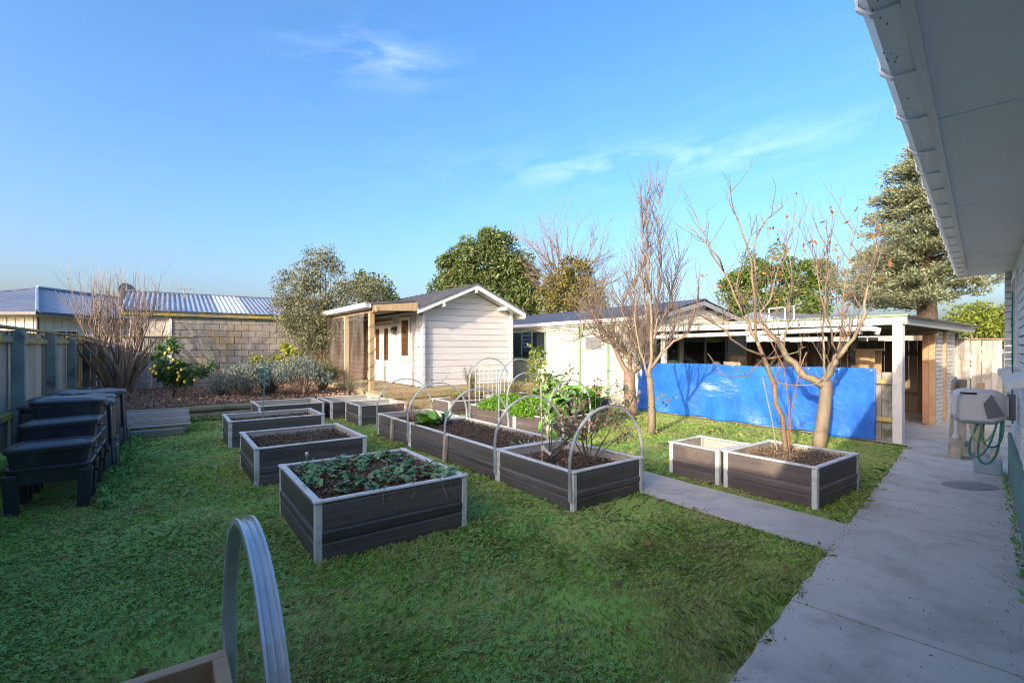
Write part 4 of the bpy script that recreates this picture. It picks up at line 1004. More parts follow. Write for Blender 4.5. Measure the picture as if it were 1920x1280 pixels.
# ================================================================ compost row by the fence
def worm_farm(label, v, trays, u0=0):
    o = loc2w((-4.00, 4.49), 36, u0, v)[:2]
    t = thing('worm_farm', label, 'worm farm', (*o, 0), 36, 'black worm farms in a row by the fence')
    W_, D_ = .56, .44; zl = .26
    for a, b in ((-.045, .045), (-W_ + .045, .045), (-.045, D_ - .045), (-W_ + .045, D_ - .045)):
        sx = 1 if a > -.2 else -1; sy = -1 if b < .2 else 1
        m = MB().prism([(-.045, 0), (.045, 0), (.05, .36), (-.05, .36)], -.04, .04, 'y')
        l = m.build('leg', 'blackplastic', t, bevel=.006); l.location = (a, b, 0); l.rotation_euler = (R(-3 * sy), R(3 * sx), 0); l.scale = (1, 1, 1)
    z = zl
    for k in range(trays):
        hh = .155
        m = MB(); e = .012 * (1 if k else 1)
        # tapered tray with a rolled lip
        b = len(m.v)
        for zz, g_ in ((0, .02), (hh - .03, .004), (hh - .028, -.012), (hh - .008, -.014), (hh, -.004)):
            x0, x1, y0, y1 = -W_ + g_, -g_, g_, D_ - g_; c_ = .04
            ring = [(x0 + c_, y0), (x1 - c_, y0), (x1, y0 + c_), (x1, y1 - c_), (x1 - c_, y1), (x0 + c_, y1), (x0, y1 - c_), (x0, y0 + c_)]
            m.v += [(p, q, zz) for p, q in ring]
        for i in range(4):
            for q in range(8): q2 = (q + 1) % 8; m.f.append((i * 8 + q, i * 8 + q2, (i + 1) * 8 + q2, (i + 1) * 8 + q))
        m.f.append(tuple(reversed(range(8)))); m.f.append(tuple(range(32, 40)))
        m.build('tray', 'blackplastic', t, loc=(0, 0, z)); z += hh + .001
    m = MB()
    for zz, g_ in ((0, -.02), (.022, -.022), (.036, -.008), (.060, .07), (.060, .09)):
        x0, x1, y0, y1 = -W_ + g_, -g_, g_, D_ - g_; c_ = .05
        m.v += [(p, q, zz) for p, q in [(x0 + c_, y0), (x1 - c_, y0), (x1, y0 + c_), (x1, y1 - c_), (x1 - c_, y1), (x0 + c_, y1), (x0, y1 - c_), (x0, y0 + c_)]]
    for i in range(4):
        for q in range(8): q2 = (q + 1) % 8; m.f.append((i * 8 + q, i * 8 + q2, (i + 1) * 8 + q2, (i + 1) * 8 + q))
    m.f.append(tuple(reversed(range(8)))); m.f.append(tuple(range(32, 40)))
    m.build('lid', 'blackplastic', t, loc=(0, 0, z - .005), rot=(R(-1), R(random.uniform(-2, 1)), 0))
    cb('handle', t, (.02, D_ / 2, z - .05), (.03, .16, .02), 'blackplastic')
    cb('tap', t, (.03, D_ / 2, .30), (.05, .025, .03), 'black')
worm_farm('nearest low worm farm standing on splayed legs in the grass', 0, 2)
worm_farm('middle worm farm, one tray taller than the nearest', .50, 3)
worm_farm('tallest worm farm, in front of the compost bins', 1.00, 4)
def compost_bin(label, v, u=0, s=1.0):
    o = loc2w((-4.00, 4.49), 36, -.36 + u, v)[:2]
    t = thing('compost_bin', label, 'compost bin', (*o, 0), 36, 'octagonal compost bins by the fence')
    MB().lathe([(.46, 0), (.455, .30), (.425, .31), (.41, .78), (.43, .79), (.43, .81)], n=8).build('body', 'greyplastic', t, bevel=.0)
    MB().lathe([(.455, .0), (.46, .03), (.43, .055), (.20, .085), (.19, .075), (.05, .07)], n=8).build('lid', 'greyplastic', t, loc=(0, 0, .79))
    for k in range(8):
        th = 2 * math.pi * k / 8
        cb('rib_panel', t, (.405 * math.cos(th), .405 * math.sin(th), .55), (.03, .22, .40), 'greyplastic', (0, R(-2), th), .008)
        th2 = th + math.pi / 8
        cb('corner_rib', t, (.438 * math.cos(th2), .438 * math.sin(th2), .42), (.03, .045, .78), 'greyplastic', (0, R(-3), th2), .008)
    cb('hatch', t, (.44 * math.cos(0), .0, .16), (.035, .30, .24), 'greyplastic', (0, R(-3), 0), .01)
    MB().box(-.02, -.13, 0, .02, .13, .02).box(-.13, -.02, 0, .13, .02, .021).build('lid_handle', 'greyplastic', t, loc=(0, 0, .865))
compost_bin('compost bin behind the worm farms with worn blue side', 1.80)
compost_bin('middle of the three compost bins along the fence', 2.50, -.04)
compost_bin('farthest compost bin, next to the pallet ramp', 3.45, .02)

# ================================================================ hose reel, stand and things at the house corner
hx = 5.95
hr = thing('hose_reel', 'grey wall mounted hose reel on the house corner', 'hose reel', loc2w((0, 0), HA, 6.25, -.19, .80), HA); hr.scale = (.9, .9, .9)
sh = [(-.17, .02), (-.10, -.02), (.10, -.02), (.19, .05), (.20, .22), (.14, .33), (-.10, .35), (-.17, .30)]
def hullmesh(sc_):
    m = MB()
    for i, (y, k) in enumerate(sc_):
        for p, q in sh: m.v.append((p * k, y, .165 + (q - .165) * k))
    n = len(sh)
    for i in range(len(sc_) - 1):
        for k in range(n): k2 = (k + 1) % n; m.f.append((i * n + k, i * n + k2, (i + 1) * n + k2, (i + 1) * n + k))
    m.f.append(tuple(range(n))); e = (len(sc_) - 1) * n; m.f.append(tuple(e + k for k in reversed(range(n)))); return m
hullmesh([(.02, .55), (.06, .78), (.12, .96), (.36, 1.0), (.41, .90), (.44, .70)]).build('housing', 'reel', hr, bevel=.012)
MB().prism([(.05, .10), (.17, .05), (.20, .20), (.14, .30)], -.182, -.168, 'x').build('side_plate', 'reeldark', hr)
cb('slot', hr, (-.165, .31, .30), (.02, .13, .022), 'black')
cb('wall_bracket', hr, (0, .0, .17), (.10, .06, .26), 'reeldark')
MB().tube([(-.20, .36, .29), (-.24, .39, .28), (-.25, .40, .20), (-.25, .40, .02)], .011, 8).build('outlet_hose', 'reel', hr, smooth=True)
MB().lathe([(.012, 0), (.018, -.05), (.016, -.12), (.03, -.16), (.038, -.19), (.0, -.20)], c=(-.25, .40, .02), n=10).build('spray_nozzle', 'reel', hr, smooth=True)
for k in range(4):
    a = [.012, -.012, .03, -.03][k]; q = [.0, .03, .06, .02][k]; dz = [.38, .56, .34, .50][k]
    pts = []
    for i in range(25):
        t_ = i / 24; th = math.pi * t_
        sn = math.sin(th) ** .55; pts.append((-.02 + a - .10 * sn * (1 if k % 2 == 0 else .5) - .05 * math.cos(th), .10 + .05 * q + (.06 + .05 * k) * sn * .8 - .07 * math.cos(th) * (.5 + sn), .24 - (dz + .10) * sn))
    o = MB().tube(pts, .009, 7).build('hose_loop', 'hosey' if k == 2 else 'hose', None, smooth=True); o.location = hr.location; o.rotation_euler = hr.rotation_euler; o.scale = (.9, .9, .9)
    tag(o, ['outer dark green hose loop hanging below the reel', 'longest green hose loop reaching towards the concrete', 'yellow green hose loop hanging below the reel', 'inner green hose loop close to the house wall'][k], 'hose', 'hose loops below the reel')
o = MB().tube([loc2w((0, 0), HA, 6.3, -.20, .8 + z) for z in (0, .2, .5, .8, 1.2)], .006, 6).build('riser_pipe', 'hose'); tag(o, 'thin teal hose running up the brick wall above the reel', 'hose')
o = cb('concrete_block', None, loc2w((0, 0), HA, 7.9, -.05, .10), (.20, .24, .16), 'paleblue', (0, 0, R(HA)), .01); tag(o, 'pale blue concrete block on the path under the hose reel', 'block')
so = thing('timber_stand', 'rough grey timber stand of thick boards behind the hose reel', 'timber stand', (5.90, 6.28, 0), 44)
cb('upright', so, (.02, .0, .46), (.05, .16, .80), 'palletwood', (R(3), 0, 0), .006); cb('upright', so, (.0, -.16, .44), (.045, .10, .86), 'palletwood', (R(-9), R(3), 0), .006)
cb('base_beam', so, (.25, -.06, .13), (.60, .10, .12), 'lichen'); cb('base_beam', so, (.25, -.34, .11), (.60, .09, .10), 'palletwood')
cb('foot', so, (-.02, .02, .09), (.08, .10, .18), 'palletwood'); cb('foot', so, (.5, .02, .05), (.08, .10, .10), 'palletwood')
cb('side_panel', so, (.28, .02, .50), (.45, .03, .66), 'palletwood', (0, R(6), 0)); cb('brace', so, (.22, -.18, .46), (.04, .06, .80), 'brownpaling', (0, R(24), 0))
cb('top_board', so, (.2, .05, .96), (.62, .03, .20), 'palletwood', (0, R(-4), 0)); cb('top_beam', so, (.55, .0, .97), (.50, .11, .10), 'brownpaling', (0, R(-2), 0)); cb('upright', so, (.62, -.2, .50), (.06, .08, 1.0), 'pine')
o = MB().lathe([(.0, 0), (.26, 0), (.27, .001), (0, .0015)], n=24).build('damp_stain', 'damp'); o.location = (4.87, 5.05, .0245); o.scale = (1, .62, 1); o['kind'] = 'structure'

# ================================================================ under the carport
def k2w(a, b, z=0): return loc2w(KO, KD, a, b, z)
wb = thing('workbench', 'rough timber workbench with slotted rack just inside the carport', 'workbench', k2w(1.85, .95), KD)
for a, b in ((-.3, -.2), (.3, -.2), (-.3, .2), (.3, .2)): cb('leg', wb, (a, b, .34), (.06, .06, .66), 'pine')
cb('top', wb, (0, 0, .70), (.8, .52, .06), 'pine'); cb('apron', wb, (0, -.24, .58), (.7, .03, .18), 'pine'); cb('shelf', wb, (0, 0, .16), (.66, .46, .04), 'pine'); cb('apron', wb, (-.34, 0, .58), (.03, .5, .18), 'pine')
cab = thing('timber_cabinet', 'tall open pine cabinet standing on the carport workbench', 'cabinet', k2w(1.80, .95, .73), KD)
cb('side', cab, (-.2, 0, .35), (.03, .3, .70), 'pine'); cb('side', cab, (.16, 0, .35), (.03, .3, .70), 'pine'); cb('back', cab, (-.02, .14, .35), (.33, .02, .70), 'slat'); cb('top', cab, (0, 0, .715), (.52, .36, .03), 'pine')
for k in range(6): cb('slat', cab, (-.14 + k * .05, -.14, .16), (.02, .015, .18), 'pine')
cb('shelf', cab, (-.02, 0, .26), (.33, .28, .02), 'pine')
stl = thing('stool', 'small pine stool on the carport floor below the bench', 'stool', k2w(1.3, 1.0), KD + 8)
cb('seat', stl, (0, 0, .36), (.34, .28, .03), 'pine')
for a, b in ((-.13, -.1), (.13, -.1), (-.13, .1), (.13, .1)): cb('leg', stl, (a, b, .17), (.04, .04, .34), 'pine')
bk_ = thing('bicycle', 'black bicycle parked in the carport, wheel and handlebars showing', 'bicycle', k2w(1.9, 2.6, .0), KD + 120)
def ring(r, t_, c, n=28, k=8):
    m = MB(); 
    for i in range(n):
        a = 2 * math.pi * i / n
        for j in range(k):
            b = 2 * math.pi * j / k; rr = r + t_ * math.cos(b); m.v.append((c[0] + rr * math.cos(a), c[1] + t_ * math.sin(b), c[2] + rr * math.sin(a)))
    for i in range(n):
        for j in range(k): m.f.append((i * k + j, i * k + (j + 1) % k, ((i + 1) % n) * k + (j + 1) % k, ((i + 1) % n) * k + j))
    return m
for xx in (-.55, .55):
    w_ = ring(.32, .022, (xx, 0, .34)).build('wheel', 'black', bk_, smooth=True)
    m = MB()
    for i in range(14): a = i * math.pi / 7; m.tube([(xx, 0, .34), (xx + .31 * math.cos(a), 0, .34 + .31 * math.sin(a))], .0025, 4)
    m.build('spokes', 'alu', w_)
MB().tube([(-.55, 0, .34), (-.15, 0, .85), (.42, 0, .80), (0, 0, .30), (-.15, 0, .85)], .018).tube([(-.55, 0, .34), (0, 0, .30)], .014).tube([(.55, 0, .34), (.40, 0, .95)], .018).build('frame', 'black', bk_)
MB().tube([(.40, 0, .95), (.40, 0, 1.10), (.44, 0, 1.12)], .014).tube([(.44, -.3, 1.14), (.44, 0, 1.10), (.44, .3, 1.14), (.36, .32, 1.13)], .014).build('handlebars', 'black', bk_)
cb('saddle', bk_, (-.2, 0, .98), (.26, .13, .05), 'black', (0, 0, 0), .02); MB().tube([(-.15, 0, .85), (-.19, 0, .97)], .013).build('seat_post', 'alu', bk_)
wh_ = thing('spare_wheel', 'bicycle wheel hanging against the brown fence in the carport', 'wheel', k2w(2.5, 1.55, 1.02), KD + 100)
w_ = ring(.33, .024, (0, 0, .12)).build('tyre', 'black', wh_, smooth=True); MB().tube([(0, 0, -.2), (0, 0, .44)], .004).tube([(-.32, 0, .12), (.32, 0, .12)], .004).build('spokes', 'alu', wh_)
ch = thing('chair', 'old chair with a dark maroon back in the carport', 'chair', k2w(2.75, 1.35), KD + 30)
cb('backrest', ch, (0, .2, 1.10), (.40, .05, .42), 'maroon', (R(-8), 0, 0), .02); cb('seat', ch, (0, 0, .52), (.42, .42, .06), 'maroon', (0, 0, 0), .02)
for a, b, l in ((-.18, -.18, .5), (.18, -.18, .5), (-.18, .19, .9), (.18, .19, .9)): cb('leg', ch, (a, b, l / 2), (.035, .035, l), 'black')
for i, (a, b, w_, h_, lab) in enumerate(((1.0, 4.0, .55, .85, 'large cardboard box stacked behind the tarpaulin in front of the glass doors'), (2.3, 3.9, .5, 1.12, 'tall cardboard box right of the sliding glass doors'), (2.95, 3.6, .35, 1.05, 'narrow cardboard box beside the brown carport fence'))):
    bx_ = thing('cardboard_box', lab, 'box', k2w(a, b), KD + 10 * i, 'boxes stored in the carport')
    cb('carton', bx_, (0, 0, h_ / 2 + .016), (w_, w_ * .8, h_), 'card'); cb('flap', bx_, (w_ * .3, 0, h_ + .08), (w_ * .5, w_ * .7, .01), 'card', (0, R(-40), 0))
m = MB(); m.lathe([(.34, 0), (.38, .3), (.33, .7), (.22, 1.02), (.10, 1.14), (.02, 1.18)], n=14)
o = m.build('dust_sheet', 'sheet', None, smooth=True); o.location = k2w(2.9, 3.0, .015); o.scale = (1.3, .8, 1); tag(o, 'white sheet draped over stored goods in the carport', 'dust sheet')
m = MB(); m.lathe([(.3, 0), (.33, .3), (.28, .7), (.16, .95), (.05, 1.08)], n=12)
o = m.build('plastic_sack', 'sheet', None, smooth=True); o.location = k2w(1.7, 4.05, .015); o.scale = (1.1, .7, 1.05); tag(o, 'bulging white sack by the sliding doors', 'sack')
# white pipe frame on the carport roof
ff = thing('pipe_frame', 'rusty white pipe frame standing on the carport roof', 'frame', k2w(2.2, 2.6, 1.97), KD)
MB().tube([(-.18, 0, .0), (-.18, 0, .42), (.25, 0, .47), (.25, .0, .0)], .018, 6).tube([(-.18, .35, .0), (-.18, .35, .40), (.25, .35, .44)], .015, 6).tube([(-.18, 0, .42), (-.18, .35, .40)], .015).build('tube', 'whitetrim', ff)
# black planter tub by the garage
tb = thing('planter_tub', 'black planter tub of green seedlings by the garage door', 'planter', (1.95, 11.0, 0), 33)
MB().prism([(-.24, 0), (.24, 0), (.28, .30), (-.28, .30)], -.17, .17, 'y').build('tub', 'blackplastic', tb, bevel=.01); MB().box(-.25, -.16, .301, .25, .16, .305).build('soil', 'soil', tb)
# background houses beyond the carport fence
bh = thing('distant_house', 'pale neighbour house with blue-grey roof seen over the carport fence', 'house', (17, 24, 0), 20)
MB().box(-6, -3, 0, 6, 3, 2.3).build('wall', 'creamwall', bh)
MB().prism([(-3.4, 2.25), (3.4, 2.25), (0, 3.1)], -6.3, 6.3, 'x').build('roof', 'zinc', bh)
window(bh, (-3.2, -3.0, 1.4), 1.4, 1.0, 'x'); window(bh, (2.6, -3.0, 1.4), 1.8, 1.0, 'x')
# ================================================================ VEGETATION
def PX(px, py, Z): return Vector(((px - 960) / F * Z, Z, 1.5 + (650 - py) / F * Z))
def polyline(mb, pts, r0, r1, n=6):
    k = len(pts); mb.tube(pts, [r0 + (r1 - r0) * i / (k - 1) for i in range(k)], n)
def grow(mb, p, d, L, r, lvl, rng, up=.5, kids=(3, 5), spread=.8, wig=.12, seg=5, n=5, ratio=.62, tips=None, thin=.25):
    d = d.normalized(); pts = [p.copy()]; dirs = [d.copy()]
    for i in range(seg):
        d = (d + Vector((rng.gauss(0, wig), rng.gauss(0, wig), rng.gauss(0, wig) + up * .18))).normalized()
        p = p + d * (L / seg); pts.append(p.copy()); dirs.append(d.copy())
    polyline(mb, pts, r, max(r * thin, .0018), n)
    if tips is not None: tips.append((pts[-1], d.copy()))
    if lvl > 0:
        for _ in range(rng.randint(*kids)):
            t = rng.uniform(.25, .95); i = min(int(t * seg), seg - 1)
            q = pts[i].lerp(pts[i + 1], t * seg - i)
            a = Vector((rng.gauss(0, 1), rng.gauss(0, 1), rng.gauss(0, .6))); a -= a.project(dirs[i]); 
            if a.length < .01: continue
            nd = dirs[i] + a.normalized() * spread + Vector((0, 0, up * .5))
            grow(mb, q, nd, L * ratio * rng.uniform(.6, 1.15), max(r * (1 - t * .6) * .6, .002), lvl - 1, rng, up, kids, spread, wig, max(3, seg - 1), max(3, n - 1), ratio, tips, thin)
def guided(mb, guides, rng, twigs=None, twl=.5, dens=2.2, r_tw=.006, up=.5, lvl=1, tips=None, kids=(1, 3)):
    """guides: lists of points with start and end radius; twigs sprout along them"""
    for pts, r0, r1 in guides:
        # soften the polyline
        q = [Vector(pts[0])]
        for a, b in zip(pts[:-1], pts[1:]):
            a, b = Vector(a), Vector(b); m = a.lerp(b, .5) + Vector((rng.gauss(0, .02), rng.gauss(0, .02), rng.gauss(0, .02)))
            q += [m, b]
        polyline(mb, q, r0, r1, 8)
        if twigs is not None:
            L = sum((Vector(b) - Vector(a)).length for a, b in zip(q[:-1], q[1:]))
            for _ in range(int(L * dens)):
                i = rng.randrange(max(1, len(q) // 4), len(q) - 1); t = rng.random(); p = q[i].lerp(q[i + 1], t)
                dd = (q[i + 1] - q[i]).normalized(); a = Vector((rng.gauss(0, 1), rng.gauss(0, 1), rng.gauss(0, .5))).normalized()
                grow(twigs, p, dd * .4 + a * .8 + Vector((0, 0, up)), twl * rng.uniform(.4, 1.3), r_tw, lvl, rng, up, kids, .7, .10, 5, 4, .5, tips)
# ---- prunus bush on the left
rng = random.Random(11)
t = thing('bare_prunus', 'big bare multi-stemmed shrub with upright tan shoots by the left fence', 'shrub', (0, 0, 0))
base = Vector((-10.15, 12.3, .25)); tr = MB(); tw = MB()
for k in range(24):
    a = rng.uniform(0, 2 * math.pi); s_ = rng.uniform(.08, .48)
    d = Vector((math.cos(a) * s_, math.sin(a) * s_ * .8, 1)); b0 = base + Vector((math.cos(a) * .14, math.sin(a) * .14, 0))
    grow(tr, b0, d, rng.uniform(1.1, 1.6), rng.uniform(.035, .065), 0, rng, .1, (0, 0), wig=.14, seg=5, n=6, thin=.55)
    grow(tw, b0 + d.normalized() * .5, d + Vector((rng.gauss(0, .12), rng.gauss(0, .12), 0)), rng.uniform(1.5, 2.1), .022, 2, rng, .75, (4, 7), .55, .10, 6, 5, .52)
tr.tube([base - Vector((0, 0, .1)), base + Vector((.05, 0, .35)), base + Vector((.1, 0, .8))], [.16, .14, .07], 9)
for _ in range(60):
    a = rng.uniform(0, 6.28); q = base + Vector((math.cos(a) * rng.uniform(.1, .9), math.sin(a) * rng.uniform(.1, .7), rng.uniform(1.2, 1.9)))
    polyline(tw, [q, q + Vector((rng.gauss(0, .08), rng.gauss(0, .08), rng.uniform(.7, 1.5)))], .009, .004, 4)
tr.build('trunk', 'wood_b', t, smooth=True); tw.build('branches', 'twigg', t)
# ---- bare tree A (thick cherry like trunk)
rng = random.Random(21)
Z = 10.5
def G(*q, Z=Z): return [PX(a[0], a[1], Z + (a[2] if len(a) > 2 else 0)) for a in q]
t = thing('bare_tree', 'old knobbly fruit tree with thick shiny trunk beside the garage door', 'tree', (0, 0, 0), group='bare fruit trees on the lawn')
tr, tw = MB(), MB()
polyline(tr, G((1184, 782), (1183, 760), (1180, 725), (1180, 697)), .155, .125, 12)
gs = [(G((1178, 700), (1168, 685, .05), (1156, 660, .1), (1147, 640, .15), (1128, 612, .2), (1108, 580, .2)), .062, .015),
      (G((1182, 700), (1180, 680), (1178, 668, -.1), (1166, 655, -.2), (1150, 640, -.3), (1110, 625, -.4), (1075, 640, -.5)), .055, .010),
      (G((1183, 700), (1195, 690, .1), (1205, 672, .2), (1215, 640, .3), (1230, 600, .35)), .05, .012),
      (G((1180, 670, -.1), (1195, 650, -.3), (1175, 610, -.4), (1165, 560, -.4)), .032, .008),
      (G((1150, 645, .1), (1130, 640, .5), (1115, 600, .7), (1118, 550, .8)), .02, .006),
      (G((1205, 672, .2), (1190, 640, .5), (1195, 590, .6), (1188, 530, .6)), .02, .006)]
guided(tr, gs, rng, tw, .8, 26, .009, .55, 1, kids=(3, 6))
for c_ in ((1180, 668, -.1), (1197, 690, .1), (1160, 652, -.1)): 
    p = PX(c_[0], c_[1], Z + c_[2]); tr.tube([p - Vector((.07, 0, .02)), p, p + Vector((.08, 0, .03))], [.03, .07, .03], 7)
tr.build('trunk', 'wood_a', t, smooth=True); tw.build('branches', 'twig', t)
# ---- bare tree B (slim, tall upright shoots)
rng = random.Random(31); Z = 8.24
def G(*q): return [PX(a[0], a[1], 8.24 + (a[2] if len(a) > 2 else 0)) for a in q]
t = thing('bare_tree', 'slim pale-trunked fruit tree with very tall straight upright shoots', 'tree', (0, 0, 0), group='bare fruit trees on the lawn')
tr, tw = MB(), MB()
polyline(tr, G((1221, 816), (1223, 790), (1221, 740), (1218, 708)), .072, .052, 10)
gs = [(G((1218, 712), (1210, 690, .1), (1200, 660, .2), (1190, 600, .3), (1188, 520, .3)), .03, .007),
      (G((1219, 710), (1222, 670), (1222, 600), (1216, 520), (1213, 440), (1214, 362)), .036, .006),
      (G((1222, 660), (1232, 600, -.1), (1236, 520, -.1), (1238, 440), (1237, 360)), .02, .005),
      (G((1221, 690), (1240, 662, -.1), (1262, 640, -.1), (1285, 630, -.2), (1298, 600, -.2), (1310, 560, -.2)), .03, .008),
      (G((1219, 640), (1208, 560, .1), (1205, 480, .1), (1203, 400, .1)), .016, .005),
      (G((1222, 620), (1250, 590, .2), (1262, 530, .3), (1275, 470, .3)), .016, .004),
      (G((1240, 662, -.1), (1265, 625, .3), (1262, 590, .3), (1256, 540, .3)), .014, .004)]
guided(tr, gs, rng, tw, .62, 17, .008, .85, 1, kids=(2, 4))
tr.build('trunk', 'wood_b', t, smooth=True); tw.build('branches', 'twig', t)
# ---- bare tree C (big forked trunk in front of the tarpaulin)
rng = random.Random(41)
def G(*q): return [PX(a[0], a[1], 7.1 + (a[2] if len(a) > 2 else 0)) for a in q]
t = thing('bare_tree', 'forked fruit tree with mossy limbs in front of the blue tarpaulin', 'tree', (0, 0, 0), group='bare fruit trees on the lawn')
tr, tw = MB(), MB(); tips = []
polyline(tr, G((1535, 842), (1538, 820), (1545, 770), (1549, 735), (1549, 712)), .095, .078, 12)
gs = [(G((1546, 725), (1525, 712, .05), (1508, 705, .1), (1490, 680, .15), (1468, 655, .2), (1448, 630, .25), (1432, 610, .3)), .062, .034),
      (G((1548, 722), (1556, 700, -.05), (1566, 680, -.1), (1572, 665, -.12)), .055, .045),
      (G((1570, 672, -.12), (1590, 645, -.2), (1608, 618, -.3), (1620, 570, -.35), (1636, 500, -.4), (1650, 420, -.4)), .036, .006),
      (G((1548, 712), (1545, 690), (1542, 620, .1), (1548, 540, .1), (1556, 460, .1)), .022, .005),
      (G((1560, 690), (1575, 640, .2), (1580, 560, .3), (1600, 420, .3)), .018, .005),
      (G((1432, 610, .3), (1425, 585, .35), (1445, 560, .4), (1460, 500, .4), (1488, 420, .4)), .018, .004),
      (G((1432, 610, .3), (1410, 600, .5), (1385, 595, .6), (1340, 600, .7)), .022, .006),
      (G((1572, 665, -.1), (1560, 620, -.3), (1540, 560, -.4), (1530, 480, -.4)), .018, .004),
      (G((1470, 655, .2), (1480, 600, .1), (1485, 540, .0), (1478, 470, 0)), .016, .004)]
guided(tr, gs, rng, tw, .66, 11, .0065, .85, 1, tips=tips, kids=(2, 3))
tr.build('trunk', 'wood_b', t, smooth=True); tw.build('branches', 'twig', t)
rng.shuffle(tips); P = np.array([tuple(p) for p, d in tips[:60] for _ in range(2)])
leaves('autumn_leaves', P, .085, 'l_red', t, .45)['kind'] = 'stuff'
# ---- slim tree D in the bed
rng = random.Random(51)
def G(*q): return [PX(a[0], a[1], 5.15 + (a[2] if len(a) > 2 else 0)) for a in q]
t = thing('young_tree', 'leaning slim red-stemmed bare tree planted in the sunlit bed', 'tree', (0, 0, 0), group='bare fruit trees on the lawn')
tr, tw = MB(), MB()
gs = [(G((1478, 862), (1470, 815), (1454, 755), (1443, 700), (1430, 665), (1420, 640), (1405, 607, .1), (1379, 559, .15), (1357, 509, .2), (1326, 458, .2), (1284, 418, .2)), .032, .005),
      (G((1421, 645), (1416, 590, -.1), (1410, 523, -.2), (1402, 466, -.2), (1388, 424, -.2), (1368, 351, -.2)), .016, .004),
      (G((1357, 509, .2), (1335, 470, .1), (1315, 430, .1), (1297, 388, .1)), .009, .004),
      (G((1415, 580), (1413, 466, .1), (1435, 413, .1), (1469, 386, .1)), .011, .004),
      (G((1435, 668), (1400, 655, -.1), (1370, 635, -.2), (1342, 608, -.2), (1300, 590, -.3), (1262, 600, -.3)), .014, .004),
      (G((1440, 672), (1470, 668, .1), (1495, 660, .1), (1510, 650, .1)), .010, .004),
      (G((1448, 705), (1470, 720, -.2), (1520, 722, -.3), (1570, 712, -.4)), .009, .003),
      (G((1434, 670), (1400, 705, -.1), (1370, 708, -.15), (1345, 695, -.2)), .008, .003),
      (G((1395, 590, .1), (1380, 540, -.1), (1395, 480, -.2), (1418, 410, -.2)), .010, .003)]
guided(tr, gs, rng, tw, .34, 7, .004, .6, 1, kids=(0, 2))
tr.build('trunk', 'wood_a', t, smooth=True); tw.build('branches', 'twig', t)
for lab, q in (('thin orange-brown cane crossing the slim tree in the sunlit bed', G((1478, 858), (1480, 760, .05), (1470, 690), (1440, 630), (1415, 600))), ('thin cane tied upright in the sunlit bed', G((1480, 855), (1484, 770, -.1), (1500, 690, -.15), (1512, 660, -.15))), ('short grey stake left of the slim tree trunk', G((1457, 845, .1), (1448, 790, .1), (1430, 708, .15)))):
    m = MB(); polyline(m, q, .007, .005, 6); tag(m.build('cane', 'rust' if 'grey' not in lab else 'palletwood'), lab, 'cane', 'canes in the sunlit bed')

# ---- crowns of leafy trees
def crown(name, label, cat, lobes, Z, mat, leaf, cr, ncl, per, trunk=None, group=None, wid=.45, trunkmat='trunk', zs=1.0, limbs=True, parts=('crown', 'trunk')):
    t = thing(name, label, cat, (0, 0, 0), group=group); cen = []; rad = []
    for (px, py, r) in lobes:
        c = PX(px, py, Z); rm = r / F * Z
        k = max(3, int(ncl * (r / 50) ** 2))
        p = ell_pts(c, (rm, rm * zs, rm), k, .45)
        cen += list(p); rad += list(cr * np.random.uniform(.6, 1.25, k))
    P = clumps(cen, rad, per)
    leaves(parts[0], P, leaf, mat, t, wid)
    if trunk:
        m = MB(); b = PX(trunk[0], trunk[1], Z); b.z = max(0, trunk[3] if len(trunk) > 3 else 0); top = PX(lobes[0][0], lobes[0][1], Z)
        m.tube([b, b.lerp(top, .5) + Vector((.1, 0, 0)), top], [trunk[2], trunk[2] * .6, trunk[2] * .25], 8)
        if limbs:
            for (px, py, r) in lobes: q = b.lerp(top, .35); m.tube([q, q.lerp(PX(px, py, Z), .6) + Vector((0, .1, -.2)), PX(px, py, Z)], [trunk[2] * .4, trunk[2] * .25, trunk[2] * .08], 6)
        m.build(parts[1], trunkmat, t, smooth=True)
    return t
crown('evergreen_tree', 'big rounded dark evergreen tree behind the cabin roof', 'tree', [(905, 500, 50), (900, 462, 32), (935, 470, 34), (955, 505, 38), (985, 512, 28), (860, 505, 34), (838, 520, 26), (835, 545, 26), (875, 545, 45), (930, 550, 48), (975, 548, 32), (842, 485, 15), (920, 440, 12), (930, 590, 40), (985, 575, 24), (870, 575, 40)], 26, 'l_ever', .19, .50, 28, 210, (915, 640, .28), zs=.9)
crown('olive_tree', 'grey green olive tree standing against the block wall', 'tree', [(590, 560, 36), (575, 520, 26), (600, 495, 22), (612, 475, 11), (582, 478, 12), (622, 510, 18), (545, 555, 22), (522, 528, 10), (538, 522, 9), (560, 590, 32), (605, 600, 34), (640, 560, 24), (580, 630, 28), (570, 660, 22), (600, 640, 22), (545, 610, 22), (530, 575, 16)], 14.2, 'l_olive', .085, .24, 75, 70, (603, 715, .075, .25), wid=.32)
crown('olive_tree', 'olive-like shrubby tree rising behind the porch gutter', 'tree', [(670, 560, 30), (655, 540, 18), (700, 555, 28), (690, 530, 14), (715, 575, 20), (660, 590, 20)], 17, 'l_olive', .11, .28, 50, 60, (680, 640, .08), wid=.32)
crown('evergreen_tree', 'small dark green tree behind the olive, just left of the cabin roof', 'tree', [(700, 545, 26), (720, 550, 20), (668, 530, 16), (690, 528, 14), (730, 562, 12), (718, 575, 20)], 22, 'l_ever', .20, .4, 40, 60, (705, 640, .12))
crown('round_tree', 'rounded bright green tree behind the carport roof', 'tree', [(1450, 540, 42), (1415, 515, 36), (1455, 500, 30), (1385, 540, 32), (1400, 570, 32), (1500, 520, 36), (1535, 515, 28), (1520, 560, 38), (1470, 575, 36), (1560, 535, 22), (1372, 560, 20)], 24, 'l_green', .17, .40, 30, 130, (1465, 640, .2))
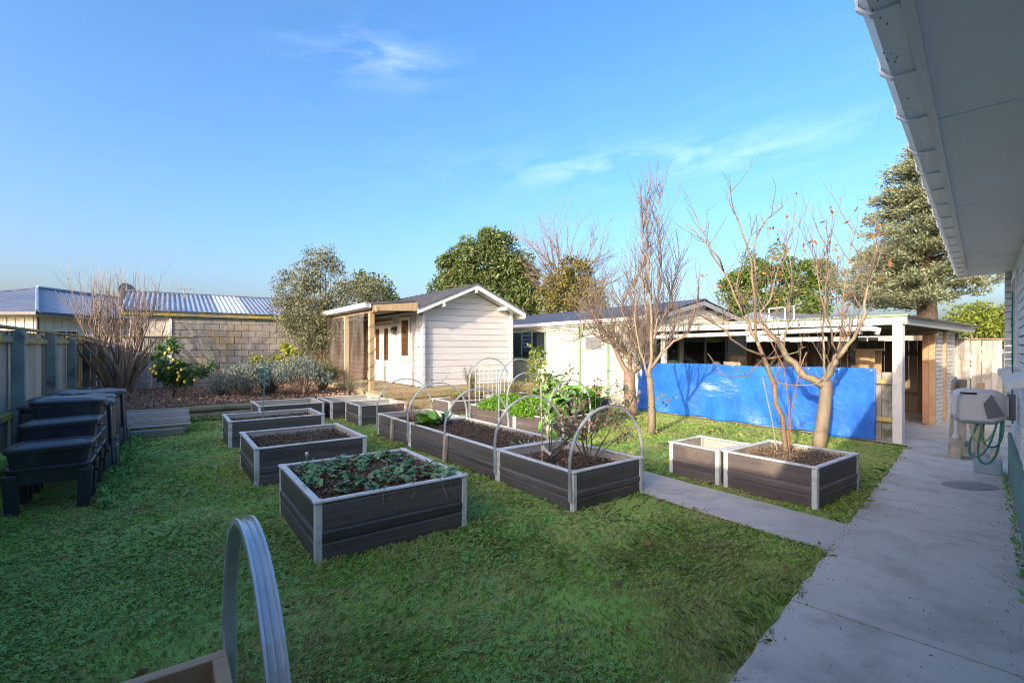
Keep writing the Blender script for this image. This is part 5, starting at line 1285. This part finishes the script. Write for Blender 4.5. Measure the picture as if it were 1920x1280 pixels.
crown('hedge_shrub', 'sunlit yellow green shrub over the fence at the end of the path', 'shrub', [(1820, 600, 28), (1800, 605, 24), (1850, 598, 28), (1880, 600, 28), (1785, 615, 16), (1905, 595, 30), (1840, 622, 22), (1870, 625, 22)], 13, 'l_hedge', .10, .22, 60, 50, (1840, 660, .06))
crown('lime_shrub', 'bright lime yellow shrub against the block wall', 'shrub', [(530, 665, 14), (532, 645, 8), (548, 662, 10), (520, 680, 14), (545, 680, 12), (510, 690, 8)], 13.0, 'l_lime', .10, .10, 90, 24, (530, 700, .02, .3), wid=.5)
crown('lime_shrub', 'small lime green shrublet left of the bright yellow shrub', 'shrub', [(485, 672, 9), (495, 680, 8), (478, 678, 6)], 12.8, 'l_lime', .10, .09, 90, 22, (488, 700, .015, .3), wid=.5)
# ---- lemon tree with fruit
lt = crown('lemon_tree', 'small dark leaved lemon tree carrying yellow lemons in the bark garden', 'tree', [(322, 690, 20), (312, 672, 16), (302, 655, 10), (325, 650, 8), (335, 700, 18), (355, 705, 16), (375, 695, 12), (390, 688, 8), (318, 715, 16), (340, 722, 14), (300, 695, 12), (318, 640, 6)], 11.3, 'l_lemon', .11, .10, 75, 20, (325, 740, .025, .3), wid=.42)
rng = random.Random(5)
lem = MB().lathe([(.004, -.05), (.022, -.042), (.035, -.015), (.035, .015), (.022, .042), (.004, .052)], n=10).mesh('lemon', 'lemon', smooth=True)
for (px, py) in ((325, 675), (332, 680), (290, 687), (282, 692), (287, 697), (293, 700), (317, 690), (334, 699), (340, 693), (333, 712), (365, 713), (310, 662), (336, 706), (318, 655), (346, 716)):
    o = put('lemon', lem, lt, tuple(PX(px, py, 11.05 + rng.uniform(-.15, .1))), (rng.uniform(-.5, .5), rng.uniform(-.5, .5), 0), (.85, .85, .85))
for i, (x, y) in enumerate(((-7.25, 10.35), (-6.95, 10.6), (-6.55, 10.5))):
    o = put('fallen_lemon', lem, None, (x, y, .34), (1.4, .3 * i, 0)); tag(o, 'fallen yellow lemon on the bark below the lemon tree', 'lemon', 'lemons fallen on the bark')
# ---- lavender bushes
def lavender(label, px, Z, w, h, mat='l_lav', n=240, ds=1.0):
    t = thing('lavender_bush', label, 'bush', (0, 0, 0), group='grey bushes in the bark garden'); c = PX(px, 745, Z); c.z = .30
    rg = random.Random(int(px)); m = MB(); cen = []
    for k in range(46):
        a = rg.uniform(0, 6.28); s_ = rg.random() ** .6
        e = Vector((math.cos(a) * w * s_, math.sin(a) * w * .7 * s_, h * (.60 + .35 * (1 - s_ ** 2)) * rg.uniform(.85, 1.1)))
        m.tube([c + Vector((e.x * .08, e.y * .08, 0)), c + Vector((e.x * .55, e.y * .55, e.z * .45)), c + e], [.014, .008, .004], 4); cen.append(c + e)
        for _ in range(5): cen.append(c + e + Vector((rg.gauss(0, .10), rg.gauss(0, .08), rg.uniform(-.16, .06))))
    m.build('stems', 'trunk', t)
    P = []; A = []
    for q in cen:
        for _ in range(int(n / 12)):
            P.append((q[0] + rg.gauss(0, .05), q[1] + rg.gauss(0, .05), q[2] + rg.gauss(0, .06))); v = Vector(q) - c; A.append(tuple(v.normalized() * .7 + Vector((0, 0, .7))))
    leaves('foliage', np.array(P), .062, mat, t, .22, np.array(A), .45)
lavender('grey green lavender bush left, behind the teal spiral wire', 458, 11.2, .50, .68)
lavender('grey lavender bush between the other two, over the empty bed', 505, 11.9, .48, .74)
lavender('tallest grey lavender bush, next to the plastic-screened porch', 568, 11.6, .58, .84)
lavender('low blue grey lavender bush at the left end of the row', 418, 11.4, .22, .44, n=200)
lavender('small olive-tinted bush beside the porch screen', 604, 12.6, .30, .72, 'l_rosemary')
def wisp(label, c, h, w, mat='l_rosemary', nst=14, per=34, name='rosemary', cat='plant', lf=.035):
    t = thing(name, label, cat, (0, 0, 0)); m = MB(); rg = random.Random(int(abs(c[0]) * 1000)); P = []; c = Vector(c)
    for k in range(nst):
        a = rg.uniform(0, 6.28); e = Vector((math.cos(a) * w * rg.random(), math.sin(a) * w * rg.random(), h * rg.uniform(.6, 1)))
        m.tube([c, c + Vector((e.x * .4, e.y * .4, e.z * .5)), c + e], [.008, .005, .002], 4)
        for _ in range(per): f = rg.uniform(.35, 1); P.append(tuple(c + Vector((e.x * f * f, e.y * f * f, e.z * f)) + Vector((rg.gauss(0, .025), rg.gauss(0, .025), rg.gauss(0, .015)))))
    m.build('stems', 'trunk', t); leaves('foliage', np.array(P), lf, mat, t, .3, (0, 0, .5), .7); return t
wisp('wispy young rosemary in the bark in front of the porch plastic', (PX(655, 738, 11.3).x, 11.3, .3), .62, .30, nst=12)
wisp('upright rosemary bush at the cabin deck corner behind the hoops', (-.95, 11.1, .28), .78, .26, nst=26, per=60)
wisp('low spreading herb filling the bed behind the mesh trellis', (.05, 11.75, .28), .42, .62, nst=40, per=40)
wisp('yellowing thyme covering the bed in front of the deck', (-1.25, 11.05, .28), .18, .55, 'l_lime', 50, 24, 'thyme', lf=.03)
wisp('pale herb at the near end of the deck bed', (-.75, 10.95, .28), .22, .35, 'l_rosemary', 30, 24, 'thyme')
wisp('green seedlings in the black tub by the garage door', (1.95, 11.0, .30), .30, .24, 'l_lime', 30, 26, 'seedlings', lf=.06)
# ---- bare tree with ivy
rng = random.Random(61)
t = thing('bare_ivy_tree', 'wide bare tree with yellow green ivy on its trunk behind the garage', 'tree', (0, 0, 0))
tr, tw = MB(), MB(); b = PX(1070, 640, 25); b.z = 0
polyline(tr, [b, PX(1068, 600, 25), PX(1065, 560, 25)], .3, .22, 8)
for k in range(26):
    a = (k / 25 - .5) * 2.0 + rng.gauss(0, .06); s_ = PX(1068 + rng.uniform(-12, 12), 560 + rng.uniform(-30, 35), 25)
    grow(tw, s_, Vector((math.sin(a) * 1.25, rng.uniform(-.5, .5), math.cos(a) * .9 + .15)), rng.uniform(2.2, 3.5), .055, 3, rng, .12, (3, 6), .48, .07, 6, 5, .55, None, .22)
tr.build('trunk', 'trunk', t, smooth=True); tw.build('branches', 'twigg', t)
cen = []; 
for px, py, r in ((1050, 520, 30), (1085, 510, 26), (1060, 555, 42), (1100, 550, 32), (1025, 550, 24), (1120, 570, 20), (1040, 580, 26), (1085, 580, 30), (1070, 495, 14)):
    c = PX(px, py, 24.6); rm = r / F * 24.6; cen += list(ell_pts(c, (rm, rm, rm), max(6, int(26 * (r / 30) ** 2)), .4))
leaves('ivy', clumps(cen, .32 * np.random.uniform(.5, 1.3, len(cen)), 60), .13, 'l_ivy', t, .6)
# ---- conifer on the right
t = thing('conifer', 'tall blue green conifer behind the carport, partly under the eave', 'tree', (0, 0, 0))
rng = random.Random(71); Zc = 20.0; bx = PX(1738, 600, Zc).x; tr = MB(); fol = []; axs = []
tr.tube([(bx + .1, Zc, 0), (bx + .02, Zc, 2.5), (bx - .05, Zc, 4.2), (bx - .1, Zc, 7.0), (bx - .15, Zc, 9.9)], [.46, .36, .30, .16, .03], 10)
z = 3.1
while z < 10.0:
    f = (z - 3.1) / 6.95; Rr = 3.5 * (1 - f) ** .75 + .18
    if z < 4.0: Rr *= .9
    nb = 6 if f < .7 else 4
    for k in range(nb):
        a = rng.uniform(0, 6.28); L = Rr * rng.uniform(.72, 1.08)
        L *= rng.choice((.75, 1, 1.08))
        if z < 4.3 and math.cos(a) > .15: 
            if rng.random() < .6: continue
            L *= 1.15
        o0 = Vector((bx - .05 - .1 * f, Zc, z)); dz = -.10 if f < .5 else .22
        pts = [o0, o0 + Vector((math.cos(a) * L * .5, math.sin(a) * L * .5, L * (.10 + dz * .3))), o0 + Vector((math.cos(a) * L, math.sin(a) * L, L * (.16 + dz * .5)))]
        tr.tube(pts, [.05 * (1 - f * .6), .03, .01], 4)
        nc = int(4 + L * 4.0)
        for i in range(nc):
            s_ = rng.uniform(.28, 1.0) if L > 1 else rng.uniform(.05, 1)
            q = pts[0].lerp(pts[1], s_ * 2) if s_ < .5 else pts[1].lerp(pts[2], s_ * 2 - 1)
            side = rng.gauss(0, .20 * L * (1.15 - s_) + .06); q = q + Vector((-math.sin(a) * side, math.cos(a) * side, rng.gauss(0, .06)))
            fol.append(q); axs.append(Vector((math.cos(a), math.sin(a), .35)))
    z += rng.uniform(.10, .20)
P = []; A = []
for q, ax in zip(fol, axs):
    for _ in range(int(rng.choice((14, 30, 44)))):
        P.append((q.x + rng.gauss(0, .12), q.y + rng.gauss(0, .12), q.z + rng.gauss(0, .08))); A.append(tuple(ax))
leaves('crown', np.array(P), .15, 'l_conifer', t, .30, np.array(A), .55); tr.build('trunk', 'trunk', t, smooth=True)
# ---- leafy vegetables: real bent leaves
def leafmesh(L_, W_, droop, seed, mat, stem=.35, curl=.2, frill=.12):
    rg = random.Random(seed); m = MB(); nu, nv = 10, 6
    for i in range(nu + 1):
        t = i / nu
        x = L_ * (t - .22 * droop * t * t); zc = L_ * (.95 * t - droop * t * t * 1.0)
        w = W_ * (.06 if t < stem * .7 else math.sin(math.pi * min(1, max(0, (t - stem * .6) / (1 - stem * .6))) ** .75) ** .7 * .5 + .03)
        for j in range(nv + 1):
            s_ = j / nv * 2 - 1
            m.v.append((x + 0 * s_, s_ * w * (1 + frill * math.sin(t * 23 + j)), zc + curl * w * s_ * s_ + frill * .22 * W_ * math.sin(t * 17 + s_ * 5 + seed) * abs(s_)))
    for i in range(nu):
        for j in range(nv): q = i * (nv + 1) + j; m.f.append((q, q + 1, q + nv + 2, q + nv + 1))
    me = m.mesh('leaf', mat, smooth=True)
    return me
def rosette(name, label, cat, loc, n, L_, W_, mat, droop=(.5, 1.0), lean=(.2, .9), seed=1, group=None, stem=.35, ribs=True, stalk=0):
    t = thing(name, label, cat, loc, seed * 40 % 360, group); rg = random.Random(seed)
    ms = [leafmesh(L_ * rg.uniform(.8, 1.1), W_ * rg.uniform(.85, 1.15), rg.uniform(*droop), seed * 10 + k, mat, stem) for k in range(4)]
    for k in range(n):
        a = 2.4 * k + rg.uniform(-.3, .3); zz = stalk * k / max(1, n - 1)
        o = put('leaf', ms[k % 4], t, (0, 0, zz), (rg.uniform(-.2, .2), rg.uniform(*lean) * -1 + .45, a), (1 - .25 * k / n,) * 3)
    if ribs:
        m = MB()
        for k in range(n):
            a = 2.4 * k; m.tube([(0, 0, stalk * k / n * .8), (L_ * .25 * math.cos(a), L_ * .25 * math.sin(a), stalk * k / n + L_ * .22)], [.008, .005], 5)
        m.build('stems', 'rib', t)
    if stalk: MB().tube([(0, 0, -.05), (0, 0, stalk)], [.02, .012], 7).build('stalk', 'rib', t)
    return t
xy = along(LA, LDg, 3.34, .22); rosette('silverbeet', 'big glossy silverbeet leaning over the side of the long bed', 'vegetable', (*xy, .26), 13, .40, .20, 'l_chard', seed=3)
xy = along(LA, LDg, 3.30, .46); rosette('leek', 'dark blue green leek with strap leaves next to the silverbeet', 'vegetable', (*xy, .26), 8, .52, .06, 'l_leek', (.3, .9), (.5, 1.0), seed=4, stem=.0, ribs=False)
xy = along(LA, LDg, 1.42, .60); rosette('broccoli_plant', 'large grey green brassica leaves flopping at the divider of the long bed', 'vegetable', (*xy, .25), 9, .42, .26, 'l_chardg', (.9, 1.4), (.0, .4), seed=5)
xy = along(LA, LDg, 1.32, .84); rosette('silverbeet', 'bolting silverbeet with hanging leaves at the long bed divider', 'vegetable', (*xy, .28), 9, .24, .13, 'l_chard', (.7, 1.5), (.2, .8), seed=6, stalk=.42)
for i, (u_, v_, st_, lab) in enumerate(((.55, .25, .35, 'broccoli plant nearest the tree, spreading over its bed'), (.85, .75, .50, 'tall leafy broccoli plant in the middle of its bed'), (.70, 1.0, .38, 'broccoli plant right beside the parsley'), (.80, .22, .40, 'broad leaved broccoli plant at the outer corner of its bed'), (1.0, 1.15, .60, 'leafy broccoli plant at the back, against the pea vine'), (.15, .12, .2, 'low broccoli plant at the path side of its bed'))):
    xy = along(PA, 37, v_, u_); rosette('broccoli_plant', lab, 'vegetable', (*xy, .28), 24, .40, .25, 'l_chard' if i % 2 else 'l_chardg', (.5, 1.0), (.1, .9), 10 + i, None, stalk=st_)
for i, (x_, y_, st_, lab) in enumerate(((1.25, 9.05, .45, 'leafy brassica growing beside the parsley bed, left of the tub'), (1.60, 9.35, .50, 'tallest leafy brassica in front of the cream garage door'), (1.55, 10.1, .35, 'brassica with paddle shaped leaves close to the black tub'), (1.05, 9.7, .55, 'bright green brassica right behind the pea vine'))):
    rosette('brassica_plant', lab, 'vegetable', (x_, y_, .02), 26, .42, .24, 'l_chard' if i != 2 else 'l_chardg', (.4, 1.0), (.1, .9), 30 + i, None, stalk=st_)
# climbing pea on the mesh
pv = thing('climbing_pea', 'tall climbing pea vine rising above the broccoli in front of the garage wall', 'plant', (0, 0, 0)); m = MB(); rg = random.Random(9); P = []
c0 = Vector((*along(PA, 37, 1.15, .80), .28))
for k in range(5):
    q = c0.copy(); pts = [q.copy()]
    for i in range(11): q = q + Vector((rg.gauss(-.012, .035), rg.gauss(0, .03), .105)); pts.append(q.copy()); P += [tuple(q + Vector((rg.gauss(0, .05 + .012 * (11 - i)), rg.gauss(0, .05), rg.gauss(0, .04)))) for _ in range(9)]
    m.tube(pts, .004, 4)
m.build('stems', 'rib', pv); leaves('foliage', np.array(P), .075, 'l_hedge', pv, .75)
# parsley
ps = thing('parsley_patch', 'dense curly bright green parsley spilling over its bed edge', 'parsley', (*along(PA, 37, .45, 0), .28), 37)
cen = []
for _ in range(240): a, b2 = np.random.uniform(-.03, .80 if len(cen) % 3 else .4), np.random.uniform(-.02, 1.65); cen.append((a, b2, .04 + .15 * math.sin(math.pi * min(1, max(0, a / .85))) * (.7 + .5 * random.random()) + .02))
o = leaves('foliage', clumps(cen, np.random.uniform(.045, .085, len(cen)), 80, .6), .036, 'l_parsley', ps, .8); o['kind'] = 'stuff'
# blueberry in section 1, red twig shrub in section 3
rng = random.Random(81)
for lab, v, u_, n_, hh, red, nm in (('leafy blueberry bush with arching twigs in the near end of the long bed', .42, .62, 9, .95, False, 'blueberry_bush'), ('thin twiggy blueberry at the near hoop with a few red leaves', .75, .30, 6, .75, False, 'blueberry_bush'), ('red twigged leafless shrub in the far end of the long bed', 4.25, .42, 9, .85, True, 'red_twig_shrub')):
    t = thing(nm, lab, 'shrub', (0, 0, 0)); b = Vector((*along(LA, LDg, v, u_), .24)); tw = MB(); tips = []
    for k in range(n_):
        a = rng.uniform(0, 6.28); grow(tw, b, Vector((math.cos(a) * .7 + (.25 if not red else 0), math.sin(a) * .55, 1)), hh * rng.uniform(.7, 1.05), .008, 2, rng, .1, (2, 3), .6, .10, 5, 4, .5, tips)
    tw.build('branches', 'rust' if red else 'twig', t)
    if not red: 
        P = np.array([tuple(p + Vector((rng.gauss(0, .03), rng.gauss(0, .03), rng.gauss(0, .03)))) for p, d in tips for _ in range(5)]); leaves('foliage', P, .048, 'l_blue', t, .55)
o = leaves('fallen_leaves', np.array([(*along(LA, LDg, random.uniform(.1, 1.1), random.uniform(.1, .9)), .245 + random.uniform(0, .015)) for _ in range(420)]), .05, 'l_dead', None, .5, (0, 0, .1), 1); tag(o, 'dry brown leaf litter on the soil of the near blueberry section', 'leaf litter', kind='stuff')
# strawberries: trifoliate leaves
def trifol(P, s, mat, name, parent, seed):
    rg = np.random.RandomState(seed); V = []
    for p in P:
        yaw = rg.uniform(0, 6.28); tilt = rg.normal(0, .35, 2); sc_ = s * rg.uniform(.7, 1.25)
        for k in (-1, 0, 1):
            a = yaw + k * 1.35; dx, dy = math.cos(a), math.sin(a); px_, py_ = -dy, dx
            pr = [(.08, 0), (.45, .42), (.85, .40), (1.08, 0), (.85, -.40), (.45, -.42)]
            for (l, w) in pr:
                x, y = dx * l * sc_ + px_ * w * sc_, dy * l * sc_ + py_ * w * sc_
                V.append((p[0] + x, p[1] + y, p[2] + x * tilt[0] + y * tilt[1] - .25 * abs(l) * sc_ * .4 + .30 * abs(w) * sc_))
    o = bpy.data.objects.new(name, npmesh(name, V, 6, mat)); return link(o, parent)
rg = random.Random(17); so_ = (-1.353, 3.272); ns = 0
spots = []
while len(spots) < 38:
    a, b2 = rg.uniform(.08, 1.12), rg.uniform(.07, 1.20)
    if (a - .62) ** 2 / .06 + (b2 - .66) ** 2 / .03 < 1: continue
    if b2 < .16 and rg.random() < .5: continue
    if min([9] + [math.hypot(a - p, b2 - q) for p, q in spots]) < .115: continue
    spots.append((a, b2))
for i, (a, b2) in enumerate(spots):
    c = Vector(loc2w(so_, 36, a, b2, .395)); t = thing('strawberry_plant', 'low green strawberry plant in the nearest raised bed', 'strawberry plant', tuple(c), 0, 'strawberry plants in the nearest bed')
    P = []; m = MB()
    for k in range(rg.randint(9, 15)):
        an = rg.uniform(0, 6.28); rr = rg.uniform(.01, .095); q = (rr * math.cos(an), rr * math.sin(an), rg.uniform(.02, .06)); P.append(q); m.tube([(0, 0, 0), (q[0] * .6, q[1] * .6, q[2] * .9), q], .0018, 3)
    m.build('stems', 'twig', t); trifol(P, .034, 'l_straw', 'leaves', t, i)
m = MB()
for k in range(26):
    a = rg.uniform(.1, 1.2); s0 = Vector(loc2w(so_, 36, a, .06 if k < 16 else a, .43)); 
    if k < 16: pts = [s0, s0 + Vector((.02, -.05, .02)), s0 + Vector((rg.uniform(-.06, .06), -.09, -.06)), s0 + Vector((rg.uniform(-.1, .1), -.10, -rg.uniform(.08, .17)))]
    else: pts = [Vector(loc2w(so_, 36, rg.uniform(.1, 1.1), rg.uniform(.1, 1.1), .42)) for _ in range(2)]; pts.insert(1, pts[0].lerp(pts[1], .5) + Vector((0, 0, .03)))
    m.tube(pts, .0022, 3)
o = m.build('strawberry_runners', 'twigg'); tag(o, 'dry strawberry runners trailing over the front of the nearest bed', 'runners', kind='stuff')
o = leaves('dead_leaves', np.array([loc2w(so_, 36, rg.uniform(.06, 1.14), rg.uniform(.06, 1.22), .40 + rg.uniform(0, .015)) for _ in range(420)]), .032, 'l_dead', None, .6, (0, 0, .2), 1); tag(o, 'withered brown leaves among the strawberry plants', 'dead leaves', kind='stuff')
for i in range(26):
    a, b2 = rg.uniform(.1, 1.25), rg.uniform(.1, .8)
    c = Vector(loc2w((-4.17, 6.99), 36, a, b2, .33)); t = trifol([(0, 0, 0), (.01, .01, .02)], .028, 'l_green' , 'seedling', None, 99 + i); t.location = c; tag(t, 'tiny seedling in the narrow raised bed with teal wire', 'seedling', 'seedlings in the narrow bed')

# ================================================================ LAWN GRASS
def in_rect(X, Y, o, deg, x0, x1, y0, y1):
    c, s = U(deg); dx, dy = X - o[0], Y - o[1]; a = dx * c + dy * s; b = -dx * s + dy * c
    return (a > x0) & (a < x1) & (b > y0) & (b < y1)
def frame(X, Y, o, deg):
    c, s = U(deg); dx, dy = X - o[0], Y - o[1]; return dx * c + dy * s, -dx * s + dy * c
def vnoise(X, Y, s, seed):
    rs = np.random.RandomState(seed); v = 0
    for _ in range(7):
        k = rs.normal(size=2) * s; v = v + np.sin(X * k[0] + Y * k[1] + rs.uniform(0, 6.28))
    return v / 2.6
def lawn_mask(X, Y, edge=.0):
    a, b = frame(X, Y, (0, 0), HA); wob = .03 * np.sin(a * 9) + .03 * np.sin(a * 23 + 1) + .015 * np.sin(a * 57)
    ok = (b > .80 + wob + edge) & (a > -.8)
    a, b = frame(X, Y, (-6.58, 6.1), 36); ok &= (a > .1)
    a, b = frame(X, Y, TO, TD); ok &= ~((b > -.10) & (a < 3.5))
    a, b = frame(X, Y, KO, KD); ok &= ~((a > -.22) & (b > -.5))
    a, b = frame(X, Y, GO, GD); ok &= ~((a > -.55) & (b > -.2))
    a, b = frame(X, Y, (-2.34, 12.27), 36); ok &= ~((b > -.98) & (a > -1.5)); 
    a, b = frame(X, Y, (2.83, 3.96), BD); wob = .02 * np.sin(b * 11) + .015 * np.sin(b * 31)
    ok &= ~((a > -.70 - wob) & (a < -.005 + wob) & (b > -.1) & (b < 9.4))
    for (o, dg, lu, lv) in BEDS: ok &= ~in_rect(X, Y, o, dg, -.015, lu + .015, -.015, lv + .015)
    ok &= ~in_rect(X, Y, fo, 36, -1.25, .01, -1.35, .01)
    ok &= ~in_rect(X, Y, (-4.0, 4.49), 36, -.75, -.05, .5, 4.1)
    ok &= (np.abs(X) < Y * 1.45 + .6) & (Y < 13.5) & (Y > .4)
    return ok
def scatter(n, ymax=13.5, near=1.0):
    u = np.random.uniform(0, 1, n)
    Y = .9 * (ymax / .9) ** u if near else np.random.uniform(.9, ymax, n)
    X = np.random.uniform(-1.3, 1.3, n) * Y
    return X, Y
# areal density falls with distance: X, Y drawn so that n per m2 ~ 1/Y^2, thinned near the camera
X, Y = scatter(420000); w = np.clip((Y / 3.4) ** 1.0, .10, 1.0) 
dens = vnoise(X, Y, 2.2, 5); keep = (np.random.uniform(0, 1, len(X)) < w * np.clip(.85 + .5 * dens, .18, 1)) & lawn_mask(X, Y)
bare = np.exp(-(((X + .62) / .22) ** 2 + ((Y - 1.75) / .28) ** 2)) + .85 * np.exp(-(((X - .35) / .5) ** 2 + ((Y - 2.75) / .22) ** 2)) * (.5 + .5 * np.sin(X * 9) * np.sin(Y * 13))
keep &= np.random.uniform(0, 1, len(X)) > bare * .85
X, Y = X[keep], Y[keep]; n = len(X)
print('grass blades', n)
sc_ = np.clip(Y / 3.2, .8, 2.6)
patch = vnoise(X, Y, 3.5, 8)
tuft = np.clip(vnoise(X, Y, 9, 3), -1, 1)
edgea, edgeb = frame(X, Y, (0, 0), HA)
tall = 1 + 1.1 * np.exp(-np.clip(edgeb - .82, 0, 9) / .07); ba_, bb_ = frame(X, Y, (2.83, 3.96), BD); dpa = np.minimum(np.abs(ba_ + .70), np.abs(ba_)) + 9 * (bb_ < 0); tall += .9 * np.exp(-dpa / .05)
for (o, dg, lu, lv) in BEDS:
    a, b = frame(X, Y, o, dg); dd = np.maximum(np.maximum(-a, a - lu), np.maximum(-b, b - lv)); tall += 1.8 * np.exp(-np.clip(dd, 0, 9) / .045) * (.6 + .6 * np.sin(a * 17 + b * 13))
H_ = .013 * np.random.uniform(.45, 1.45, n) * (1 + .35 * tuft + .2 * patch) * tall * np.clip(Y / 8, 1, 1.25)
Wd = .0055 * sc_ * np.random.uniform(.7, 1.4, n)
an = np.random.uniform(0, 2 * np.pi, n); ln = np.random.uniform(1.0, 3.2, n) * H_
la = np.random.uniform(0, 2 * np.pi, n) * .5 + vnoise(X, Y, 2, 4) * 2
cx, cy = np.cos(an) * Wd, np.sin(an) * Wd; lx, ly = np.cos(la) * ln, np.sin(la) * ln
Z0 = np.full(n, -.006)
b0 = np.stack([X - cx, Y - cy, Z0], 1); b1_ = np.stack([X + cx, Y + cy, Z0], 1)
m0 = np.stack([X - cx * .8 + lx * .4, Y - cy * .8 + ly * .4, H_ * .72], 1); m1 = np.stack([X + cx * .8 + lx * .4, Y + cy * .8 + ly * .4, H_ * .72], 1)
tp_ = np.stack([X + lx, Y + ly, H_], 1)
V = np.stack([b0, b1_, m1, tp_, m0], 1).reshape(-1, 3)
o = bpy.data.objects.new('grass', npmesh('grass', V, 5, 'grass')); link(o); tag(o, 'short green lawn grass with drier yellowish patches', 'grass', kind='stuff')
# broad leaved clover and weeds in patches
X, Y = scatter(90000, 9); cp = vnoise(X, Y, 1.7, 12)
keep = lawn_mask(X, Y) & (np.random.uniform(0, 1, len(X)) < np.clip((Y / 3) ** 1.2, .12, 1) * np.clip(.30 + .55 * cp, .03, 1)); X, Y = X[keep], Y[keep]
V = []
n = len(X); print('clover', n)
ang0 = np.random.uniform(0, 6.28, n); hz = np.random.uniform(.010, .024, n); s_ = np.random.uniform(.007, .013, n) * np.clip(Y / 3, 1, 2)
tx, ty = np.random.normal(0, .35, n), np.random.normal(0, .35, n)
for k in range(3):
    a = ang0 + k * 2.094; dx, dy = np.cos(a), np.sin(a)
    q = []
    for l, w_ in ((.1, 0), (.8, .62), (1.25, 0), (.8, -.62)):
        x = (dx * l - dy * w_) * s_; y = (dy * l + dx * w_) * s_; q.append(np.stack([X + x, Y + y, hz + x * tx + y * ty], 1))
    V.append(np.stack(q, 1))
V = np.concatenate(V).reshape(-1, 3)
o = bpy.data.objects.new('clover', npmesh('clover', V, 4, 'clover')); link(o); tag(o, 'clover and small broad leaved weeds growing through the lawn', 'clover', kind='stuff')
# fallen leaves, weeds in joints, litter on the path
rs = np.random.RandomState(4)
X, Y = rs.uniform(-2, 4.6, 9000), rs.uniform(2.0, 8.5, 9000); k = lawn_mask(X, Y); wgt = np.exp(-(((X - 3.3) / 1.0) ** 2 + ((Y - 5.0) / 1.2) ** 2)) + .05 + .5 * np.exp(-(((X - 4.6) / .6) ** 2 + ((Y - 7.0) / .6) ** 2))
k &= rs.uniform(0, 1, 9000) < wgt * .16; P = np.stack([X[k], Y[k], np.full(k.sum(), .032)], 1)
o = leaves('fallen_leaves', P, .055, 'l_dead', None, .55, (0, 0, .15), 1); tag(o, 'brown fallen leaves scattered on the grass round the sunlit beds', 'fallen leaves', kind='stuff')
P = []
for _ in range(1900):
    a = random.uniform(.6, 9); b = random.choice([random.uniform(-.2, .78), .80 - abs(random.gauss(0, .05)), .80 - abs(random.gauss(0, .03)), random.uniform(-.22, -.1)]); P.append(loc2w((0, 0), HA, a, b, .026))
o = leaves('path_litter', np.array(P), .016, 'l_dead', None, .3, (0, 0, .0), 1); tag(o, 'specks of leaf litter and twigs on the concrete path', 'litter', kind='stuff')
P = []; 
for x0 in edges[1:-2]:
    for _ in range(60): bb = random.random() ** 1.6 * .9; P.append(loc2w((0, 0), HA, x0 + random.gauss(0, .006), .78 - bb, .012))
P = np.array(P)[np.random.uniform(0, 1, len(P)) < .7]
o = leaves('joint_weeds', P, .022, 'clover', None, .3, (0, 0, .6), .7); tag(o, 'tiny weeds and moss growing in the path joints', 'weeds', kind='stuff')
P = []
for _ in range(240): b = random.uniform(4, 7.8); P.append(loc2w((0, 0), HA, b, -.19 + random.gauss(0, .012), .03 + random.random() * .02))
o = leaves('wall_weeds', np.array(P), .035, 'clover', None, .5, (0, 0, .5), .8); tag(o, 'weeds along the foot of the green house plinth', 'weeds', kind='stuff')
# weeds and tall grass round the compost row and below the logs
P = []
for _ in range(1500):
    v = random.uniform(-.3, 4.6); u_ = .08 + abs(random.gauss(0, .10)); P.append(loc2w((-4.0, 4.49), 36, u_ - (.05 * v > 0) * 0, v, .03 + random.random() * .03))
for _ in range(900): P.append(terr(random.uniform(-1.0, 3.2), -.12 - abs(random.gauss(0, .12)), .03 + random.random() * .04))
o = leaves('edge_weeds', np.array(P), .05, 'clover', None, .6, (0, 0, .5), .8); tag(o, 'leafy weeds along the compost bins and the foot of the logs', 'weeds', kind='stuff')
